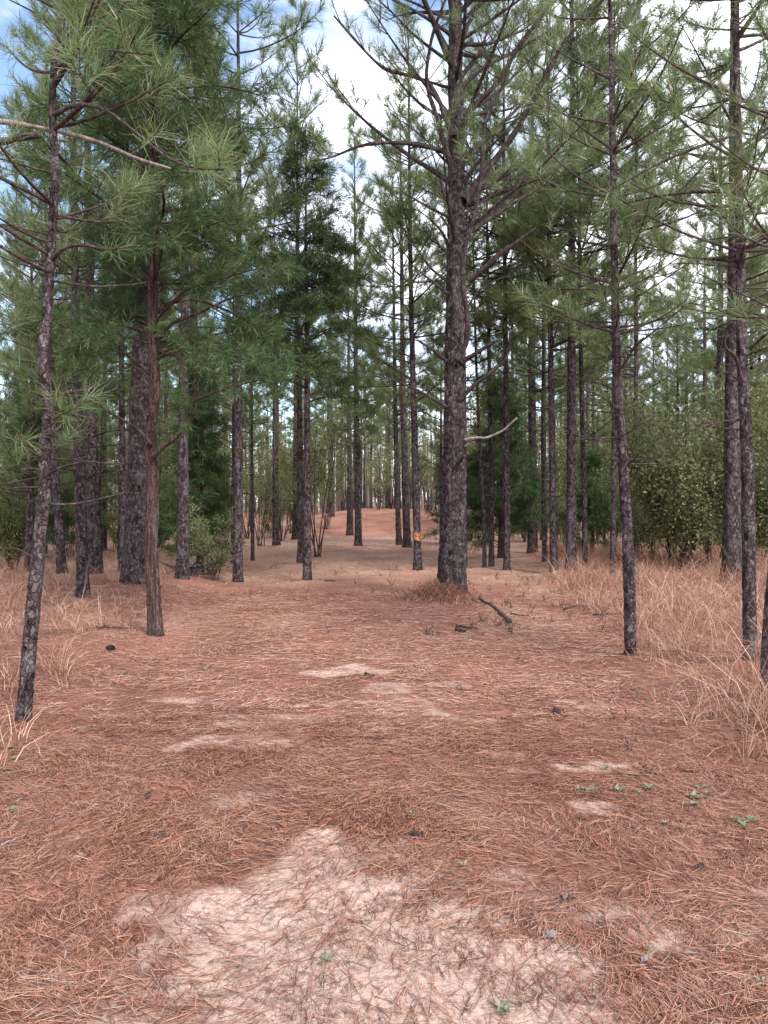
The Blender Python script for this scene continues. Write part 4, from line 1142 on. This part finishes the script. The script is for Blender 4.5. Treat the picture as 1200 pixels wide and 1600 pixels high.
tag(link('short_grass', mb.mesh('short_grass', [M_STRAW], False)), 'short pale dead grass on the lane beyond the big pine', 'grass', kind='stuff')
# heap of needles and dead grass at the foot of the big pine
rng = RNG(611); N = 4200
x = .90 + rng.normal(0, .27, N); y = 12.22 + rng.normal(0, .24, N)
mb = MB(); mb.add(*blades(rng, x, y, rng.uniform(.08, .26, N), np.full(N, .006), 1.5, 4))
tag(link('needle_heap', mb.mesh('needle_heap', [M_LITTER], False)), 'shaggy heap of fallen needles at the foot of the big pine', 'pine needles', kind='stuff')

# ------------------------------------------------------------------ things lying on the floor
def gz(x, y): return float(ground_h(x, y) + micro_h(np.array(x), np.array(y)))
def stick(name, pts, r0, r1, label, m=M_TWIG, group=None, sides=7, cat='stick', side_twigs=0, seed=3):
    rng = RNG(seed)
    W = []
    for px, py in pts:
        d = depth(py); W.append([wx(px, d), d, gz(wx(px, d), d) + r0 * .8 + .008])
    W = np.array(W); o = W[0].copy()
    L = catmull(W - o, 16) + np.concatenate([rng.normal(0, r0 * .25, (16, 2)), np.abs(rng.normal(0, r0 * .25, (16, 1)))], 1)
    mb = MB(); mb.add(*tubes(L, np.linspace(r0, r1, 16) * (1 + .15 * rng.normal(size=16)), sides, True))
    me_ = mb.mesh(name, [m])
    if side_twigs:
        root = thing(name, o, label, cat, group); link('limb', me_, root)
        for s in twigs_on(rng, L, .2, side_twigs, .12, .45, .35, .35, 5):
            m2 = MB(); m2.add(*tubes(s, np.linspace(r0 * .3, r0 * .1, 5), 5)); link('twig', m2.mesh('twig', [m]), root)
        return root
    return tag(link(name, me_, None, o), label, cat, group)
stick('fallen_branch', [(748, 941), (757, 946), (768, 950), (777, 956), (786, 966), (797, 976)], .018, .032, 'rotting fallen branch with splintered end beside the big pine', M_ROTTEN, cat='branch', side_twigs=2)
stick('stick', [(714, 944), (735, 945), (757, 949)], .014, .010, 'pale straight stick between the big pine and the rotting branch', M_DEADWOOD)
stick('stick', [(711, 982), (730, 984), (746, 986)], .016, .012, 'longer dark stick lying in front of the needle heap', M_TWIG)
stick('stick', [(712, 987), (719, 989), (727, 990)], .020, .018, 'short dark stick lying in front of the needle heap', M_TWIG)
stick('stick', [(797, 961), (812, 964), (826, 966)], .012, .006, 'grey forked twig beyond the rotting branch', M_TWIG, side_twigs=6)
stick('stick', [(925, 966), (955, 968), (985, 969)], .012, .006, 'long thin twig on the needles near the leaning brown pine', M_TWIG, side_twigs=2)
stick('stick', [(880, 956), (890, 953), (898, 952)], .014, .008, 'short dark twig on the needles near the lane edge pines', M_TWIG)
stick('stick', [(408, 1019), (425, 1023), (445, 1027)], .010, .006, 'pale forked twig on the needles before the reddish cedar', M_DEADWOOD, side_twigs=4)
stick('stick', [(570, 1057), (576, 1060), (584, 1060)], .012, .008, 'small dark stick on the bare sandy patch in the lane', M_TWIG)
stick('stick', [(150, 1000), (175, 999), (205, 997)], .016, .009, 'dark stick in the litter beside the reddish cedar', M_TWIG)
stick('stick', [(165, 1156), (185, 1156), (204, 1157)], .006, .003, 'thin dark twig on the litter beside the crooked pine', M_TWIG)
stick('stick', [(1000, 1218), (1020, 1216), (1036, 1218)], .007, .004, 'greyish twig among the small weeds', M_TWIG)
stick('stick', [(0, 1328), (22, 1320), (42, 1310)], .006, .004, 'pale thin twig on the needles below the crooked pine', M_DEADWOOD)
stick('grass_stalk', [(1102, 1190), (1120, 1175), (1150, 1168), (1200, 1168), (1240, 1172)], .004, .002, 'long pale grass stalk arching over the needles', M_GRASS, cat='grass stalk')
z0 = gz(wx(322, 17.2), 16.4)
heap = thing('brush_heap', (wx(318, 16.4), 16.4, z0), 'dark heap of roots and dead brush at the foot of the bushy cedar', 'brush heap')
rng = RNG(640)
for k in range(26):
    a = rng.random() * TAU; L_ = rng.uniform(.35, .95); p0 = np.array([rng.normal(0, .22), rng.normal(0, .2), rng.uniform(.0, .22)])
    P = branch_line(rng, p0, a, L_, rng.uniform(-.1, .5), rng.uniform(-.5, .2), 7, .25); P[:, 2] = np.maximum(P[:, 2], .015)
    m_ = MB(); m_.add(*tubes(P, np.linspace(.022, .005, 7), 5, True)); link('dead_branch', m_.mesh('dead_branch', [M_TWIG if k % 4 else M_DEADWOOD]), heap)
# bark flakes
def chip(px, py, L, W_, label, seed, m=M_TWIG, name='bark_flake', cat='bark flake', group=None):
    rng = RNG(seed); d = depth(py); x = wx(px, d)
    u = np.linspace(-1, 1, 7); v = np.linspace(-1, 1, 4)
    U, Vv = np.meshgrid(u, v)
    prof = (1 - np.abs(U) ** 2.5 * .7)
    X_ = U * L / 2; Y_ = Vv * W_ / 2 * prof; Z_ = .012 * (1 - Vv ** 2) + .004 * rng.normal(size=U.shape) + .006 * U
    top = np.stack([X_, Y_, Z_ + .006], -1).reshape(-1, 3); bot = np.stack([X_, Y_, Z_], -1).reshape(-1, 3)
    i, j = np.arange(3)[:, None] * 7, np.arange(6)[None]
    F = np.stack([i + j, i + j + 1, i + 8 + j, i + 7 + j], -1).reshape(-1, 4)
    mb = MB(); mb.add(top, F); mb.add(bot, F[:, ::-1])
    ring = np.concatenate([np.arange(7), np.arange(13, 28, 7), np.arange(26, 20, -1), np.arange(14, 0, -7)])
    r2 = np.roll(ring, -1)
    mb.add(np.vstack([top, bot]), np.stack([ring, ring + 28, r2 + 28, r2], -1))
    o = link(name, mb.mesh(name, [m], False), None, (x, d, gz(x, d) + .016)); o.rotation_euler = (rng.normal(0, .1), rng.normal(0, .1), rng.uniform(-.8, .8))
    return tag(o, label, cat, group)
chip(651, 1312, .06, .026, 'reddish dark bark flake on needles beyond the sandy patch', 1, M_RED_BARK)
chip(886, 1416, .05, .018, 'dull brown curled bark flake on needles near the sandy patch', 2, M_ROTTEN)
chip(858, 1472, .05, .022, 'pale bark flake at the edge of the sandy patch', 3, M_DEADWOOD)
chip(1010, 1518, .035, .015, 'tiny pale curled flake on the thick needle mat', 4, M_DEADWOOD)
chip(1095, 1362, .05, .03, 'dull brown flat bark flake on the needle mat below the weeds', 5, M_ROTTEN)
chip(231, 1253, .035, .025, 'small dull brown flake on the needles below the crooked pine', 6, M_ROTTEN)
chip(250, 1317, .05, .02, 'brownish grey flake on the dark needle drift', 7, M_TWIG)
chip(515, 911, .22, .07, 'flat grey chunk of bark in the lane by the slim cedar', 8, M_TWIG)
# pine cones: overlapping scales on a core
def cone(px, py, s, label, seed):
    rng = RNG(seed); d = depth(py); x = wx(px, d)
    root = thing('pine_cone', (x, d, gz(x, d) + s * .42), label, 'pine cone', None, rng.random() * TAU)
    root.rotation_euler = (1.35, .1, rng.random() * TAU)
    core = MB(); t = np.linspace(-1, 1, 9)
    core.add(*tubes(np.stack([0 * t, 0 * t, t * s * .8], -1), s * .33 * np.sqrt(np.clip(1.05 - t ** 2, .02, 1)), 10)); link('core', core.mesh('core', [M_TWIG]), root)
    sm_ = MB(); V = np.array([[0, -.35, 0], [.7, -.5, .15], [1, 0, .35], [.7, .5, .15], [0, .35, 0], [.75, 0, .02]]) * s * .42
    sm_.add(V, np.array([[0, 1, 5], [1, 2, 5], [2, 3, 5], [3, 4, 5], [4, 0, 5]])); sm_.add(V, np.array([[0, 4, 3], [0, 3, 2], [0, 2, 1]]))
    me_ = sm_.mesh('scale', [M_TWIG])
    for k in range(54):
        tt = -0.85 + 1.7 * k / 54; a = k * 2.39996; r = s * .30 * math.sqrt(max(.05, 1 - tt * tt))
        o = link('scale', me_, root, (r * math.cos(a), r * math.sin(a), tt * s * .8)); o.rotation_euler = (0, -.5 - .5 * tt, a)
cone(870, 1117, .045, 'brown pine cone lying on the needles before the leaning pine', 11)
cone(173, 1028, .06, 'dark pine cone lying in the litter before the reddish cedar', 12)

# small weeds and dried sprigs
GM = [(-.2, 2.6, 'on the big bare sandy patch'), (-2.5, 4.6, 'at the foot of the thin crooked pine'), (-2.5, 8.2, 'before the reddish cedar'), (-.35, 7.1, 'by the bare sand in mid lane'), (1.1, 12.0, 'by the big pine and its heap'),
      (2.2, 10.5, 'beyond the rotting fallen branch'), (3.4, 15.0, 'by the thick straight pine'), (2.45, 7.0, 'at the foot of the leaning brown pine'), (1.4, 4.3, 'around the small sandy spots'), (2.0, 4.4, 'below the end of the dry grass'),
      (-2.6, 15, 'by the straight lane edge pine'), (-1.5, 15.3, 'by the slim hanging cedar'), (.6, 17.5, 'by the orange marked pine'), (1.5, 2.6, 'on the thick needle mat'), (.5, 3.9, 'just beyond the big sandy patch'), (1.5, 6.5, 'near the fallen pine cone')]
def near_mark(x, y): return min(GM, key=lambda q: math.hypot(q[0] - x, q[1] - y))[2]
def weed_mesh(seed, n, L):
    rng = RNG(seed); mb = MB()
    for k in range(n):
        a = k * 2.4 + rng.normal(0, .3); l_ = L * rng.uniform(.6, 1.2); e = rng.uniform(.15, .7)
        d = np.array([math.cos(a) * math.cos(e), math.sin(a) * math.cos(e), math.sin(e)]); s = np.array([-math.sin(a), math.cos(a), 0]) * l_ * .17
        V = np.array([[0, 0, -.004], d * l_ * .5 + s, d * l_ - [0, 0, l_ * .15], d * l_ * .5 - s, d * l_ * .5 - [0, 0, l_ * .05]])
        mb.add(V, np.array([[0, 1, 4], [1, 2, 4], [2, 3, 4], [3, 0, 4]]))
    return mb.mesh('weed', [M_WEED], False)
WM = [weed_mesh(700 + k, n_, L_) for k, (n_, L_) in enumerate([(9, .05), (13, .045), (7, .06), (11, .035)])]
rng = RNG(720)
spots = [(905, 1240), (915, 1242), (925, 1241), (968, 1240), (1000, 1243), (1014, 1237), (985, 1218), (1145, 1288), (1172, 1290), (1160, 1294), (1190, 1545), (1040, 1291), (990, 1080), (1000, 1086), (1010, 1100), (915, 1118), (640, 1278), (643, 1282), (335, 1045), (340, 1052), (360, 1055), (195, 1058), (192, 1052), (235, 1052), (320, 1050), (1095, 1236), (1105, 1244), (1085, 1250), (880, 1065), (860, 1060), (720, 1080), (725, 1360), (1020, 1500), (790, 1590), (785, 1583), (510, 1505), (1080, 1262), (15, 1175), (22, 1190), (20, 1270), (8, 1210), (835, 1065), (715, 1075), (900, 1200), (945, 1205)]
for k, (px, py) in enumerate(spots):
    for q in range(2 if k % 3 == 0 else 1):
        p_x, p_y = px + q * rng.uniform(-9, 9), py + q * rng.uniform(-4, 4)
        d = depth(p_y); x = wx(p_x, d)
        o = link('weed', WM[int(rng.integers(4))], None, (x, d, gz(x, d) + .012)); s = rng.uniform(.5, 1.1); o.scale = (s, s, s); o.rotation_euler = (0, 0, rng.random() * 6)
        tag(o, 'small green weed rosette in the needles ' + near_mark(x, d), 'weed', 'small green weeds on the clearing floor')
def sprig_mesh(seed):
    rng = RNG(seed); mb = MB()
    for k in range(rng.integers(2, 5)):
        P = branch_line(rng, np.array([0, 0, -.01]), rng.random() * TAU, rng.uniform(.07, .15), rng.uniform(.8, 1.4), rng.uniform(.6, 1.3), 5, .2)
        mb.add(*tubes(P, np.linspace(.003, .0015, 5), 4))
        for q in range(4):
            b = P[1 + q % 4]; d = nrm(rng.normal(size=3)) * .022; s = nrm(np.cross(d, rng.normal(size=3))) * .009
            mb.add(np.array([b, b + d * .5 + s, b + d, b + d * .5 - s]), np.array([[0, 1, 2, 3]]))
    return mb.mesh('sprig', [M_SPRIG], False)
SM = [sprig_mesh(740 + k) for k in range(6)]
def sprig(px, py, s):
    d = depth(py); x = wx(px, d)
    o = link('dried_sprig', SM[int(rng.integers(6))], None, (x, d, gz(x, d))); o.scale = (s, s, s); o.rotation_euler = (0, 0, rng.random() * 6)
    tag(o, 'little dark dried sprig standing in the needles ' + near_mark(x, d), 'sprig', 'dried sprigs on the clearing floor')
for px, py, s in [(1018, 1155, 1.0), (962, 1128, .8), (978, 1130, .6), (1012, 1214, .9), (985, 1180, .9), (670, 995, 1.4), (680, 997, 1.2), (790, 985, 1.2), (800, 990, 1.1), (812, 985, 1.0), (740, 925, 1.4), (735, 915, 1.4), (515, 990, 1), (397, 980, 1)]: sprig(px, py, s)
for k in range(75): sprig(rng.uniform(735, 965), 897 + 95 * rng.random() ** 1.3, rng.uniform(.7, 1.3))
for k in range(35): sprig(rng.uniform(330, 690), rng.uniform(885, 930), rng.uniform(.6, 1.1))
